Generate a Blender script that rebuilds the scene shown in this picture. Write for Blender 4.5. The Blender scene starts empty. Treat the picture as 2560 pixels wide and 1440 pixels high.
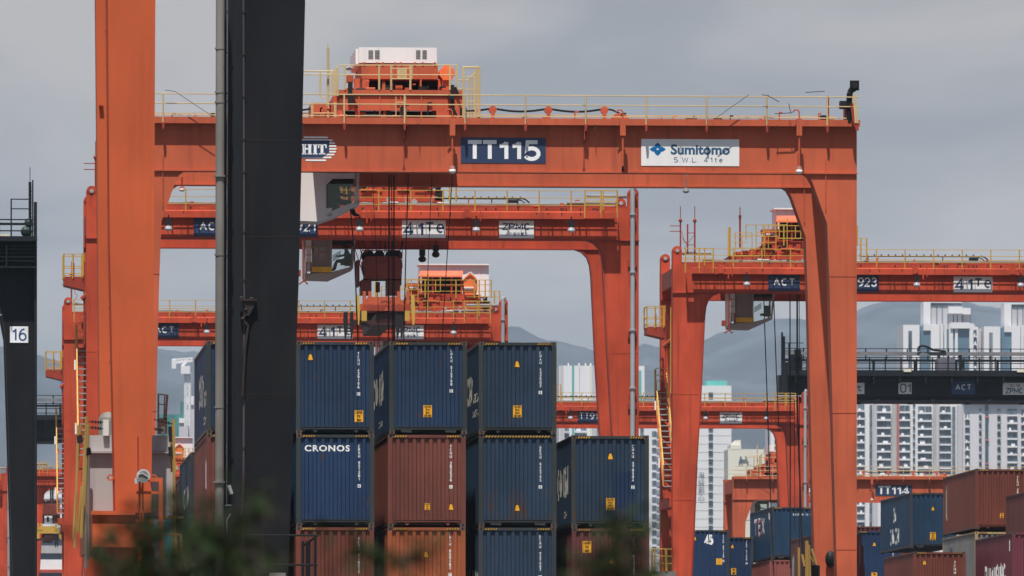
import bpy, bmesh, math, random
from mathutils import Vector, Matrix
random.seed(7)
R = math.radians
C = bpy.context.scene.collection
# ------------------------------------------------------------------ camera, world, sun
FPX = 21200.0            # focal length in photo pixels (2560 wide)
YH = 1880.0              # horizon row in the photo
CAMZ = 1.66
YAW = math.atan(0.0684)  # yard direction against the view axis
scene = bpy.context.scene
cd = bpy.data.cameras.new('camera'); cam = bpy.data.objects.new('camera', cd); C.objects.link(cam)
scene.camera = cam
cam.location = (0, 0, CAMZ); cam.rotation_euler = (R(90), 0, 0)
cd.sensor_width = 36.0; cd.lens = FPX / 2560 * 36.0
cd.shift_y = (YH - 720) / 2560
cd.clip_start = 1.0; cd.clip_end = 30000
cd.dof.use_dof = True; cd.dof.focus_distance = 290; cd.dof.aperture_fstop = 8.0
SUN_EL, SUN_AZ = R(68), R(12.0)       # sun high behind the camera, a little to the left of the yard's normal
sd = bpy.data.lights.new('sun', 'SUN'); sun = bpy.data.objects.new('sun', sd); C.objects.link(sun)
sd.energy = 5.0; sd.angle = R(0.5); sd.color = (1.0, 0.955, 0.90)
az = YAW - 0.0 + 0  # yard normal points to -v = (sin yaw, -cos yaw)
nx, ny = math.sin(YAW), -math.cos(YAW)
ca, sa = math.cos(-SUN_AZ), math.sin(-SUN_AZ)
sx, sy = nx * ca - ny * sa, nx * sa + ny * ca
sdir = Vector((sx * math.cos(SUN_EL), sy * math.cos(SUN_EL), math.sin(SUN_EL)))   # towards the sun
sun.rotation_euler = sdir.to_track_quat('Z', 'Y').to_euler()
w = bpy.data.worlds.new('World'); scene.world = w; w.use_nodes = True
nt = w.node_tree; nt.nodes.clear()
def nd(tree, t, **k):
    n = tree.nodes.new(t)
    for a, b in k.items(): setattr(n, a, b)
    return n
o_ = nd(nt, 'ShaderNodeOutputWorld'); bg = nd(nt, 'ShaderNodeBackground'); sky = nd(nt, 'ShaderNodeTexSky')
sky.sky_type = 'NISHITA'; sky.sun_disc = False; sky.sun_elevation = SUN_EL
sky.sun_rotation = math.atan2(sdir.x, sdir.y); sky.dust_density = 2.0
tc = nd(nt, 'ShaderNodeTexCoord'); mp = nd(nt, 'ShaderNodeMapping'); mp.inputs['Scale'].default_value = (14, 14, 40)
n1 = nd(nt, 'ShaderNodeTexNoise'); n1.inputs['Scale'].default_value = 1.0; n1.inputs['Detail'].default_value = 6; n1.inputs['Roughness'].default_value = 0.5; n1.inputs['Distortion'].default_value = 0.6
cr = nd(nt, 'ShaderNodeValToRGB')
cr.color_ramp.elements[0].position = 0.42; cr.color_ramp.elements[0].color = (4.10, 3.96, 4.08, 1)
cr.color_ramp.elements[1].position = 0.60; cr.color_ramp.elements[1].color = (7.1, 6.35, 5.9, 1)
sep = nd(nt, 'ShaderNodeSeparateXYZ'); mr = nd(nt, 'ShaderNodeMapRange'); mr2 = nd(nt, 'ShaderNodeMapRange'); mm = nd(nt, 'ShaderNodeMath', operation='MULTIPLY')
mr.inputs['From Min'].default_value = 0.10; mr.inputs['From Max'].default_value = 0.60      # a bank of cloud low over the port, clear sky above
mr.inputs['To Min'].default_value = 0.97; mr.inputs['To Max'].default_value = 0.10
mr2.inputs['From Min'].default_value = -0.1; mr2.inputs['From Max'].default_value = 0.75   # and clear behind the camera, unseen sky set darker there to cut fill light
mx = nd(nt, 'ShaderNodeMix', data_type='RGBA')
nt.links.new(tc.outputs['Generated'], mp.inputs['Vector']); nt.links.new(mp.outputs[0], n1.inputs['Vector'])
nt.links.new(n1.outputs['Fac'], cr.inputs['Fac']); nt.links.new(tc.outputs['Generated'], sep.inputs[0])
nt.links.new(sep.outputs['Z'], mr.inputs['Value']); nt.links.new(sep.outputs['Y'], mr2.inputs['Value'])
nt.links.new(mr.outputs[0], mm.inputs[0]); nt.links.new(mr2.outputs[0], mm.inputs[1]); nt.links.new(mm.outputs[0], mx.inputs['Factor'])
nt.links.new(sky.outputs[0], mx.inputs[6]); nt.links.new(cr.outputs[0], mx.inputs[7])
nt.links.new(mx.outputs[2], bg.inputs['Color']); bg.inputs['Strength'].default_value = 0.062
nt.links.new(bg.outputs[0], o_.inputs['Surface'])
scene.view_settings.view_transform = 'Standard'; scene.view_settings.look = 'None'
scene.view_settings.exposure = 0.30; scene.view_settings.gamma = 1.0
scene.cycles.max_bounces = 6; scene.cycles.transparent_max_bounces = 6
# ------------------------------------------------------------------ measuring
class Frame:
    """A yard-aligned frame: u along the crane beams, v away from the camera, z up. pt() turns a photo pixel on the plane v into local metres."""
    def __init__(s, xref, D, yaw=YAW):
        s.yaw = yaw; s.c, s.s = math.cos(yaw), math.sin(yaw); s.D = D; s.X = (xref - 1280) * D / FPX
    def pt(s, x, y, v=0.0):
        k = (x - 1280) / FPX
        u = (k * (s.D + v * s.c) - s.X + v * s.s) / (s.c - k * s.s)
        Y = s.D + u * s.s + v * s.c
        return u, CAMZ + (YH - y) * Y / FPX
    def u(s, x, v=0.0): return s.pt(x, 0, v)[0]
    def z(s, x, y, v=0.0): return s.pt(x, y, v)[1]
    def world(s, u, v): return (s.X + u * s.c - v * s.s, s.D + u * s.s + v * s.c)
# ------------------------------------------------------------------ materials
def lin(c): return tuple(((x / 255) / 12.92 if x / 255 <= .04045 else ((x / 255 + .055) / 1.055) ** 2.4) for x in c)
MATS = {}
def paint(name, col, rough=0.5, var=0.12, streak=0.25, streak_col=None, rust=0.0, rust_col=(0.09, 0.032, 0.014), scale=1.0, metal=0.0, bump=0.0, spec=0.35, rustz=None):
    if name in MATS: return MATS[name]
    m = bpy.data.materials.new(name); m.use_nodes = True; MATS[name] = m
    t = m.node_tree; b = t.nodes['Principled BSDF']; b.inputs['Roughness'].default_value = rough; b.inputs['Metallic'].default_value = metal
    b.inputs['Specular IOR Level'].default_value = spec
    tc = nd(t, 'ShaderNodeTexCoord'); oi = nd(t, 'ShaderNodeObjectInfo')
    va = nd(t, 'ShaderNodeVectorMath', operation='MULTIPLY_ADD'); va.inputs[1].default_value = (1, 1, 1)
    sc = nd(t, 'ShaderNodeVectorMath', operation='SCALE'); sc.inputs['Scale'].default_value = 37.0
    cmb = nd(t, 'ShaderNodeCombineXYZ')
    for i in range(3): t.links.new(oi.outputs['Random'], cmb.inputs[i])
    t.links.new(cmb.outputs[0], sc.inputs[0]); t.links.new(tc.outputs['Object'], va.inputs[0]); t.links.new(sc.outputs[0], va.inputs[2])
    def noise(scl, det, rgh=0.55):
        mp = nd(t, 'ShaderNodeMapping'); mp.inputs['Scale'].default_value = tuple(a * scale for a in scl)
        n = nd(t, 'ShaderNodeTexNoise'); n.inputs['Scale'].default_value = 1.0; n.inputs['Detail'].default_value = det; n.inputs['Roughness'].default_value = rgh
        t.links.new(va.outputs[0], mp.inputs['Vector']); t.links.new(mp.outputs[0], n.inputs['Vector']); return n
    def ramp(n, a, bb):
        r = nd(t, 'ShaderNodeMapRange'); r.inputs['From Min'].default_value = a; r.inputs['From Max'].default_value = bb; r.clamp = True
        t.links.new(n.outputs['Fac'], r.inputs['Value']); return r
    def mix(fac, a, bcol, mul=1.0):
        mm = nd(t, 'ShaderNodeMix', data_type='RGBA')
        if mul != 1.0:
            mu = nd(t, 'ShaderNodeMath', operation='MULTIPLY'); mu.inputs[1].default_value = mul; t.links.new(fac, mu.inputs[0]); fac = mu.outputs[0]
        t.links.new(fac, mm.inputs['Factor'])
        if isinstance(a, tuple): mm.inputs[6].default_value = a + (1,)
        else: t.links.new(a, mm.inputs[6])
        if isinstance(bcol, tuple): mm.inputs[7].default_value = bcol + (1,)
        else: t.links.new(bcol, mm.inputs[7])
        return mm.outputs[2]
    lo = tuple(c * (1 - var) for c in col); hi = tuple(min(1, c * (1 + var)) for c in col)
    out = mix(ramp(noise((0.7, 0.7, 0.35), 4), 0.35, 0.65).outputs[0], lo, hi)
    if streak > 0:
        sc2 = streak_col or tuple(c * 0.45 + 0.012 for c in col)
        out = mix(ramp(noise((5.0, 5.0, 0.22), 3), 0.52, 0.78).outputs[0], out, sc2, streak)
        out = mix(ramp(noise((9, 9, 7), 4, 0.7), 0.62, 0.75).outputs[0], out, sc2, streak * 0.7)
    if rust > 0:
        rf = (ramp(noise((2.6, 2.6, 1.5), 6, 0.72), 0.66 - 0.16 * rust, 0.72 - 0.12 * rust).outputs[0])
        if rustz:
            sp = nd(t, 'ShaderNodeSeparateXYZ'); t.links.new(tc.outputs['Object'], sp.inputs[0]); zr_ = nd(t, 'ShaderNodeMapRange'); zr_.inputs['From Min'].default_value = rustz[0]; zr_.inputs['From Max'].default_value = rustz[1]
            zr_.inputs['To Min'].default_value = 1; zr_.inputs['To Max'].default_value = 0; t.links.new(sp.outputs['Z'], zr_.inputs['Value']); ml = nd(t, 'ShaderNodeMath', operation='MULTIPLY'); t.links.new(rf, ml.inputs[0]); t.links.new(zr_.outputs[0], ml.inputs[1]); rf = ml.outputs[0]
        out = mix(rf, out, rust_col, min(1, 0.5 + rust * .5))
    t.links.new(out, b.inputs['Base Color'])
    if bump > 0:
        bp = nd(t, 'ShaderNodeBump'); bp.inputs['Strength'].default_value = bump; bp.inputs['Distance'].default_value = 0.05
        t.links.new(noise((1.3, 1.3, 0.9), 2).outputs['Fac'], bp.inputs['Height']); t.links.new(bp.outputs[0], b.inputs['Normal'])
    return m
def glass(name, col=(0.02, 0.03, 0.04), rough=0.08):
    if name in MATS: return MATS[name]
    m = bpy.data.materials.new(name); m.use_nodes = True; MATS[name] = m
    b = m.node_tree.nodes['Principled BSDF']; b.inputs['Base Color'].default_value = col + (1,); b.inputs['Roughness'].default_value = rough
    b.inputs['Specular IOR Level'].default_value = 0.5
    return m
def cabglass(name='cab_glass'):
    if name in MATS: return MATS[name]
    m = bpy.data.materials.new(name); m.use_nodes = True; MATS[name] = m; t = m.node_tree; t.nodes.clear()
    o = nd(t, 'ShaderNodeOutputMaterial'); tr = nd(t, 'ShaderNodeBsdfTransparent'); gl = nd(t, 'ShaderNodeBsdfGlossy'); mxs = nd(t, 'ShaderNodeMixShader')
    tr.inputs[0].default_value = (0.72, 0.80, 0.82, 1); gl.inputs['Roughness'].default_value = 0.03; mxs.inputs[0].default_value = 0.06
    t.links.new(tr.outputs[0], mxs.inputs[1]); t.links.new(gl.outputs[0], mxs.inputs[2]); t.links.new(mxs.outputs[0], o.inputs[0]); return m
ORANGE_T = paint('orange_red_paint', (0.495, 0.108, 0.051), 0.6, 0.13, 0.5, bump=0.12, spec=0.15)       # tall faded cranes
ORANGE_F = paint('front_orange_paint', (0.51, 0.101, 0.037), 0.6, 0.11, 0.36, bump=0.12, spec=0.15)
RED_A = paint('signal_red_paint', (0.475, 0.068, 0.031), 0.6, 0.2, 0.65, bump=0.08, spec=0.15)
RED_D = paint('dark_red_paint', (0.30, 0.040, 0.020), 0.6, 0.15, 0.5)
YEL = paint('yellow_paint', (0.54, 0.335, 0.06), 0.5, 0.1, 0.2)
CREAM = paint('faded_yellow_paint', (0.55, 0.43, 0.22), 0.6, 0.12, 0.3, rust=0.25)
CHAR = paint('charcoal_paint', (0.0118, 0.0120, 0.0140), 0.5, 0.22, 0.5, streak_col=(0.022, 0.02, 0.018), spec=0.15, bump=0.05)
CHAR2 = paint('blue_black_paint', (0.0085, 0.0105, 0.014), 0.5, 0.2, 0.3)
BLACK = paint('black_rubber', (0.008, 0.008, 0.009), 0.6, 0.1, 0.0)
STEELR = paint('wire_rope', (0.012, 0.011, 0.011), 0.6, 0.1, 0.0)
GALV = paint('galvanised_steel', (0.40, 0.41, 0.42), 0.45, 0.12, 0.3, metal=0.2)
GREY = paint('grey_cabinet_paint', (0.42, 0.385, 0.375), 0.55, 0.06, 0.3)
GREYP = paint('weathered_grey_pipe', (0.19, 0.175, 0.155), 0.6, 0.22, 0.6, rust=0.25)
WHITE = paint('white_paint', (0.80, 0.77, 0.76), 0.5, 0.04, 0.25, streak_col=(0.45, 0.42, 0.40))
WHITE_S = paint('sign_white', (0.80, 0.79, 0.77), 0.5, 0.04, 0.15, streak_col=(0.45, 0.44, 0.42))
NAVY = paint('sign_navy', (0.030, 0.050, 0.110), 0.45, 0.08, 0.15)
NAVYT = paint('lettering_navy', (0.028, 0.045, 0.10), 0.5, 0.05, 0.0)
STEELB = paint('lettering_steel_blue', (0.03, 0.10, 0.19), 0.5, 0.05, 0.0)
LOGOB = paint('logo_blue', (0.0, 0.13, 0.36), 0.45, 0.04, 0.0)
LETW = paint('lettering_white', (0.86, 0.86, 0.84), 0.55, 0.04, 0.2)
LABY = paint('label_yellow', (0.82, 0.40, 0.02), 0.5, 0.06, 0.2)
BRIGHT = paint('lamp_glass_white', (0.92, 0.88, 0.80), 0.2, 0.02, 0.0)
SILV = paint('polished_aluminium', (0.75, 0.76, 0.78), 0.28, 0.05, 0.1, metal=0.6)
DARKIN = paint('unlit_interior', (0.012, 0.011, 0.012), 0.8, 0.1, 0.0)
# ------------------------------------------------------------------ mesh building
class MB:
    def __init__(s): s.v = []; s.f = []; s.mi = []; s.cur = 0
    def poly(s, pts):
        b = len(s.v); s.v += [tuple(p) for p in pts]; s.f.append(tuple(range(b, b + len(pts)))); s.mi.append(s.cur)
    def _hex(s, p):
        b = len(s.v); s.v += [tuple(q) for q in p]
        for f in ((0, 3, 2, 1), (4, 5, 6, 7), (0, 1, 5, 4), (1, 2, 6, 5), (2, 3, 7, 6), (3, 0, 4, 7)):
            s.f.append(tuple(b + i for i in f)); s.mi.append(s.cur)
    def box(s, x0, x1, y0, y1, z0, z1):
        if x0 > x1: x0, x1 = x1, x0
        if y0 > y1: y0, y1 = y1, y0
        if z0 > z1: z0, z1 = z1, z0
        s._hex([(x0, y0, z0), (x1, y0, z0), (x1, y1, z0), (x0, y1, z0), (x0, y0, z1), (x1, y0, z1), (x1, y1, z1), (x0, y1, z1)]); return s
    def bar(s, p, q, r, n=4, r2=None):
        p, q = Vector(p), Vector(q); d = q - p
        if d.length < 1e-6: return s
        d.normalize(); a = d.orthogonal() if abs(d.z) > .999 else d.cross(Vector((0, 0, 1)))
        a.normalize(); c = d.cross(a); r2 = r if r2 is None else r2; b = len(s.v)
        for P, rr in ((p, r), (q, r2)):
            for i in range(n):
                t = 2 * math.pi * (i + .5) / n; k = 1.0 if n > 4 else 1.25
                s.v.append(tuple(P + a * (math.cos(t) * rr * k) + c * (math.sin(t) * rr * k)))
        for i in range(n):
            j = (i + 1) % n; s.f.append((b + i, b + j, b + n + j, b + n + i)); s.mi.append(s.cur)
        s.f.append(tuple(b + i for i in reversed(range(n)))); s.mi.append(s.cur)
        s.f.append(tuple(b + n + i for i in range(n))); s.mi.append(s.cur); return s
    def path(s, pts, r, n=4):
        for a, b in zip(pts, pts[1:]): s.bar(a, b, r, n)
        return s
    def prism(s, uz, v0, v1):
        """polygon in (u,z), extruded along v"""
        a = sum(uz[i][0] * uz[(i + 1) % len(uz)][1] - uz[(i + 1) % len(uz)][0] * uz[i][1] for i in range(len(uz)))
        if a < 0: uz = uz[::-1]
        n = len(uz); b = len(s.v); s.v += [(u, v0, z) for u, z in uz] + [(u, v1, z) for u, z in uz]
        s.f.append(tuple(b + i for i in range(n))); s.mi.append(s.cur)
        s.f.append(tuple(b + n + i for i in reversed(range(n)))); s.mi.append(s.cur)
        for i in range(n):
            j = (i + 1) % n; s.f.append((b + j, b + i, b + n + i, b + n + j)); s.mi.append(s.cur)
        return s
    def disc(s, u, z, v0, v1, r, n=16, rz=None):
        return s.prism([(u + r * math.cos(2 * math.pi * i / n), z + (rz or r) * math.sin(2 * math.pi * i / n)) for i in range(n)], v0, v1)
    def ball(s, c, r, n=10, m=6, sz=1.0):
        b = len(s.v)
        for j in range(m + 1):
            ph = math.pi * j / m
            for i in range(n):
                t = 2 * math.pi * i / n
                s.v.append((c[0] + r * math.sin(ph) * math.cos(t), c[1] + r * math.sin(ph) * math.sin(t), c[2] + r * sz * math.cos(ph)))
        for j in range(m):
            for i in range(n):
                k = (i + 1) % n; s.f.append((b + j * n + i, b + (j + 1) * n + i, b + (j + 1) * n + k, b + j * n + k)); s.mi.append(s.cur)
        return s
    def mesh(s, name, mats=()):
        me = bpy.data.meshes.new(name); me.from_pydata(s.v, [], s.f)
        for m in mats: me.materials.append(m)
        if any(s.mi): me.polygons.foreach_set('material_index', s.mi)
        me.update(); return me
    def build(s, name, mats, parent=None, smooth=False):
        if not isinstance(mats, (list, tuple)): mats = [mats]
        me = s.mesh(name, mats)
        if smooth: me.polygons.foreach_set('use_smooth', [True] * len(me.polygons))
        return link(name, me, parent)
def build_each(m, name, mats, parent=None):
    """every separate piece of the mesh becomes an object of its own"""
    if not isinstance(mats, (list, tuple)): mats = [mats]
    par = list(range(len(m.v)))
    def fd(a):
        while par[a] != a: par[a] = par[par[a]]; a = par[a]
        return a
    for f in m.f:
        for x in f[1:]: par[fd(x)] = fd(f[0])
    gs = {}
    for f, k in zip(m.f, m.mi): gs.setdefault(fd(f[0]), []).append((f, k))
    out = []
    for fs in gs.values():
        ids = sorted({i for f, _ in fs for i in f}); mp_ = {i: j for j, i in enumerate(ids)}; n = MB(); n.v = [m.v[i] for i in ids]
        n.f = [tuple(mp_[i] for i in f) for f, _ in fs]; n.mi = [k for _, k in fs]; out.append(n.build(name, mats, parent))
    return out
def link(name, me, parent=None):
    o = bpy.data.objects.new(name, me); C.objects.link(o)
    if parent is not None: o.parent = parent
    return o
def tag(o, label=None, cat=None, group=None, kind=None):
    if label: o['label'] = label
    if cat: o['category'] = cat
    if group: o['group'] = group
    if kind: o['kind'] = kind
    return o
def empty(name, F, label, cat, group=None, u=0.0, v=0.0, z=0.0):
    o = bpy.data.objects.new(name, None); C.objects.link(o)
    X, Y = F.world(u, v); o.location = (X, Y, z); o.rotation_euler = (0, 0, F.yaw); o.empty_display_size = 0.5
    return tag(o, label, cat, group)
def rename(o, n): o.name = n; return o
TXT = {}
def text_mesh(body, spacing=1.0, bold=0.0, line=1.0):
    k = (body, spacing, bold, line)
    if k not in TXT:
        c = bpy.data.curves.new('t', 'FONT'); c.body = body; c.space_character = spacing; c.offset = bold; c.space_line = line; c.resolution_u = 3; c.align_x = 'CENTER'
        o = bpy.data.objects.new('t', c); me = bpy.data.meshes.new_from_object(o)
        vs = [tuple(v.co) for v in me.vertices]; fs = [tuple(p.vertices) for p in me.polygons]
        x0, x1 = min(v[0] for v in vs), max(v[0] for v in vs); y0, y1 = min(v[1] for v in vs), max(v[1] for v in vs)
        TXT[k] = ([((v[0] - x0) / (x1 - x0), (v[1] - y0) / (y1 - y0)) for v in vs], fs)
        bpy.data.objects.remove(o); bpy.data.curves.remove(c); bpy.data.meshes.remove(me)
    return TXT[k]
def add_text(m, body, u0, u1, z0, z1, v, spacing=1.0, bold=0.0, side=False, line=1.0):
    """flat letters fitted to the rectangle; side=True: on a left wall (plane u = v), u0..u1 are then depths (far to near reads left to right)"""
    vs, fs = text_mesh(body, spacing, bold, line); b = len(m.v)
    for a, c in vs:
        U, Z = u0 + (u1 - u0) * a, z0 + (z1 - z0) * c
        m.v.append((v, U, Z) if side else (U, v, Z))
    for f in fs: m.f.append(tuple(b + i for i in f)); m.mi.append(m.cur)
    return m
def lettering(name, body, mat, parent, u0, u1, z0, z1, v, **k):
    m = MB()
    if all(c in GL or c == ' ' for c in body) and not k.get('outline'):
        k = {a: b for a, b in k.items() if a in ('t', 'gap')}; write(m, body, u0, u1, z0, z1, v, **k)
    else: k.pop('outline', None); add_text(m, body, u0, u1, z0, z1, v, **k)
    return m.build(name, mat, parent)
def railing(m, pts, heights, step, r=0.025, rp=0.03, n=4, post_at=None):
    """pts: floor-level polyline (u,v,z); rails at heights; posts every step"""
    for a, b in zip(pts, pts[1:]):
        a, b = Vector(a), Vector(b); L = (b - a).length
        for h in heights: m.bar(a + Vector((0, 0, h)), b + Vector((0, 0, h)), r, n)
        k = max(1, round(L / step))
        for i in range(k + 1):
            p = a.lerp(b, i / k); m.bar(p, p + Vector((0, 0, heights[-1])), rp, n)
    return m

# ------------------------------------------------------------------ signwriter's lettering, drawn as strokes
def arc(cx, cy, rx, ry, a0, a1, n=10): return [(cx + rx * math.cos(R(a0 + (a1 - a0) * i / n)), cy + ry * math.sin(R(a0 + (a1 - a0) * i / n))) for i in range(n + 1)]
def _rr(x0, x1, y0, y1, r):
    return [(x1, (y0 + y1) / 2)] + arc(x1 - r, y1 - r, r, r, 0, 90, 5) + arc(x0 + r, y1 - r, r, r, 90, 180, 5) + arc(x0 + r, y0 + r, r, r, 180, 270, 5) + arc(x1 - r, y0 + r, r, r, 270, 360, 5) + [(x1, (y0 + y1) / 2)]
GL = {  # centre lines in a box 0..w by 0..1
 '0': (.56, [_rr(0, .56, 0, 1, .27)]), 'O': (.62, [_rr(0, .62, 0, 1, .30)]), '1': (.30, [[(.27, 1), (.27, 0)], [(.0, .76), (.13, .79), (.22, .88), (.27, .97)]]),
 '2': (.54, [arc(.27, .72, .27, .28, 170, -20, 10) + [(.0, .0), (.56, 0)]]), '3': (.54, [arc(.26, .755, .24, .245, 160, -90, 9) + arc(.26, .255, .28, .255, 90, -160, 10)]),
 '4': (.60, [[(.60, .26), (0, .26), (.42, 1.0), (.42, 0)]]), '5': (.54, [[(.50, 1), (.09, 1), (.05, .52)] + arc(.26, .32, .28, .32, 130, -155, 12)]),
 '6': (.56, [[(.44, 1.0)] + arc(.34, .34, .34, .60, 110, 180, 6) + arc(.28, .30, .28, .30, 180, 520, 14)]), '7': (.52, [[(0, 1), (.52, 1), (.16, 0)]]),
 '8': (.54, [arc(.27, .76, .23, .24, 270, -90, 14), arc(.27, .26, .27, .26, 90, 450, 14)]), '9': (.56, [[(.12, 0)] + arc(.22, .66, .34, .60, -70, 0, 6) + arc(.28, .70, .28, .30, 0, 345, 14)]),
 'A': (.66, [[(0, 0), (.33, 1), (.66, 0)], [(.12, .34), (.54, .34)]]), 'B': (.54, [[(0, 0), (0, 1), (.30, 1)] + arc(.30, .76, .2, .24, 90, -90, 7) + [(0.04, .52)], [(.3, .52)] + arc(.30, .26, .24, .26, 90, -90, 7) + [(0, 0)]]),
 'C': (.60, [arc(.31, .5, .31, .5, 50, 310, 16)]), 'D': (.58, [[(0, 0), (0, 1), (.28, 1)] + arc(.28, .5, .3, .5, 90, -90, 10) + [(0, 0)]]), 'E': (.48, [[(.48, 1), (0, 1), (0, 0), (.48, 0)], [(0, .52), (.42, .52)]]),
 'F': (.46, [[(.46, 1), (0, 1), (0, 0)], [(0, .5), (.40, .5)]]), 'G': (.62, [arc(.31, .5, .31, .5, 50, 330, 16) + [(.62, .42), (.34, .42)]]), 'H': (.56, [[(0, 0), (0, 1)], [(.56, 0), (.56, 1)], [(0, .5), (.56, .5)]]),
 'I': (.04, [[(.02, 0), (.02, 1)]]), 'K': (.56, [[(0, 0), (0, 1)], [(.56, 1), (0, .38)], [(.18, .55), (.56, 0)]]), 'L': (.46, [[(0, 1), (0, 0), (.46, 0)]]), 'M': (.72, [[(0, 0), (0, 1), (.36, .25), (.72, 1), (.72, 0)]]),
 'N': (.56, [[(0, 0), (0, 1), (.56, 0), (.56, 1)]]), 'P': (.54, [[(0, 0), (0, 1), (.30, 1)] + arc(.28, .74, .26, .26, 90, -90, 8) + [(0, .48)]]), 'R': (.56, [[(0, 0), (0, 1), (.30, 1)] + arc(.28, .74, .26, .26, 90, -90, 8) + [(0, .48)], [(.28, .48), (.56, 0)]]),
 'S': (.56, [arc(.28, .755, .26, .245, 35, 270, 11) + arc(.28, .255, .28, .255, 90, -145, 11)[1:]]), 'T': (.60, [[(0, 1), (.60, 1)], [(.30, 1), (.30, 0)]]), 'U': (.56, [[(0, 1), (0, .28)] + arc(.28, .28, .28, .28, 180, 360, 8) + [(.56, 1)]]),
 'W': (.86, [[(0, 1), (.21, 0), (.43, .9), (.65, 0), (.86, 1)]]), 'X': (.56, [[(0, 0), (.56, 1)], [(0, 1), (.56, 0)]]), 'Z': (.56, [[(0, 1), (.56, 1), (0, 0), (.56, 0)]]), 'Y': (.56, [[(0, 1), (.28, .5), (.28, 0)], [(.56, 1), (.28, .5)]]),
 "'": (.03, [[(.02, 1), (.02, .75)]]), '.': (.03, [[(.02, .08), (.02, .0)]]), 'e': (.50, [[(.04, .36), (.50, .36)] + arc(.26, .35, .24, .33, 0, 310, 14)]), 't': (.30, [[(.13, .95), (.13, .12), (.2, .04), (.3, .04)], [(0, .68), (.30, .68)]]), 'J': (.4, [[(.4, 1), (.4, .2)] + arc(.2, .2, .2, .2, 0, -180, 6)]),
}
def stroke_strip(m, pts, t, v, fn, step):
    """one bent ribbon of width t without overlaps"""
    P = [pts[0]]
    for q in pts[1:]:
        if math.hypot(q[0] - P[-1][0], q[1] - P[-1][1]) > 1e-4: P.append(q)
    L, Rr = [], []
    for i, p in enumerate(P):
        a = P[i - 1] if i else None; b = P[i + 1] if i < len(P) - 1 else None
        d1 = Vector((p[0] - a[0], p[1] - a[1])).normalized() if a else None; d2 = Vector((b[0] - p[0], b[1] - p[1])).normalized() if b else None
        d1 = d1 or d2; d2 = d2 or d1; n1_, n2_ = Vector((-d1.y, d1.x)), Vector((-d2.y, d2.x)); n_ = (n1_ + n2_)
        n_ = n_.normalized() if n_.length > 1e-3 else n1_; k = min(1.9, 1 / max(.3, n_.dot(n1_)))
        L.append((p[0] + n_.x * t / 2 * k, p[1] + n_.y * t / 2 * k)); Rr.append((p[0] - n_.x * t / 2 * k, p[1] - n_.y * t / 2 * k))
    b0 = len(m.v)
    for l, r in zip(L, Rr): m.v.append(fn(l, v)); m.v.append(fn(r, v))
    for i in range(len(P) - 1): a = b0 + i * 2; m.f.append((a + 1, a + 3, a + 2, a)); m.mi.append(m.cur)
def write(m, body, u0, u1, z0, z1, v, t=.16, gap=.22, side=False, step=.0012):
    """fits the word to the rectangle; t: stroke width as a share of the height"""
    H = z1 - z0; W = sum(GL[c][0] for c in body if c != ' ') + sum(.35 for c in body if c == ' '); n = len(body); tot = W + gap * (n - 1) + n * t * .0
    sgn = 1 if u1 > u0 else -1; ww = abs(u1 - u0); kx = (ww - t * H) / max(1e-6, tot); x = t * H / 2
    for c in body:
        if c == ' ': x += (.35 + gap) * kx; continue
        w_, st = GL[c]
        for i, s_ in enumerate(st):
            pts = [(x + p[0] * kx, t * H / 2 + p[1] * (H - t * H)) for p in s_]
            fn = (lambda p, vv: (vv, u0 + sgn * p[0], z0 + p[1])) if side else (lambda p, vv: (u0 + sgn * p[0], vv, z0 + p[1]))
            stroke_strip(m, pts, t * H, v - i * step, fn, step)
        x += (w_ + gap) * kx
    return m

SEAM = paint('weld_seam_orange', (0.28, 0.055, 0.028), 0.7, 0.2, 0.3); SEAMR = paint('weld_seam_red', (0.24, 0.032, 0.018), 0.7, 0.2, 0.3); STAIN = paint('soot_stain', (0.030, 0.016, 0.012), 0.8, 0.3, 0.2)
def fittings(parent, seed, us, vs, z, n, mats, smax=.35):
    """small boxes, pipes and valves standing on a deck"""
    rnd = random.Random(seed)
    for name, mat in mats:
        m = MB()
        for k in range(n):
            u, v = rnd.uniform(*us), rnd.uniform(*vs); a, h = rnd.uniform(.05, smax), rnd.uniform(.08, smax * 1.3); t_ = rnd.random()
            if t_ < .45: m.box(u, u + a, v, v + a, z, z + h)
            elif t_ < .75: m.bar((u, v, z), (u, v, z + h * 1.5), .025, 6); m.bar((u, v, z + h * 1.5), (u + a, v, z + h * 1.5), .025, 6)
            else: m.bar((u, v, z + .08), (u + a * 3, v, z + .08), .05, 8)
        build_each(m, name, mat, parent)
# ------------------------------------------------------------------ shipping containers
CW = 2.438
def front_profile():
    pts = []; x = 0.14; step_in, step_out, sl = 0.105, 0.095, 0.028
    n = 8; tot = n * (step_in + step_out + 2 * sl) + step_in; k = (CW - 0.28) / tot
    step_in *= k; step_out *= k; sl *= k
    pts.append((x, 0.066))
    for i in range(n):
        x += step_in; pts.append((x, 0.066)); x += sl; pts.append((x, 0.022)); x += step_out; pts.append((x, 0.022)); x += sl; pts.append((x, 0.066))
    x += step_in; pts.append((x, 0.066)); return pts
def side_profile(L):
    pts = []; x = 0.16; n = round((L - 0.32) / 0.28); p = (L - 0.32) / n
    for i in range(n):
        pts += [(x, 0.045), (x + p * .34, 0.045), (x + p * .5, 0.012), (x + p * .84, 0.012)]; x += p
    pts.append((x, 0.045)); return pts
def pval(pts, x):
    for (a, da), (b, db) in zip(pts, pts[1:]):
        if a <= x <= b: return da + (db - da) * (x - a) / max(1e-9, b - a)
    return pts[0][1] if x < pts[0][0] else pts[-1][1]
FP = front_profile(); CACHE = {}
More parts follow.
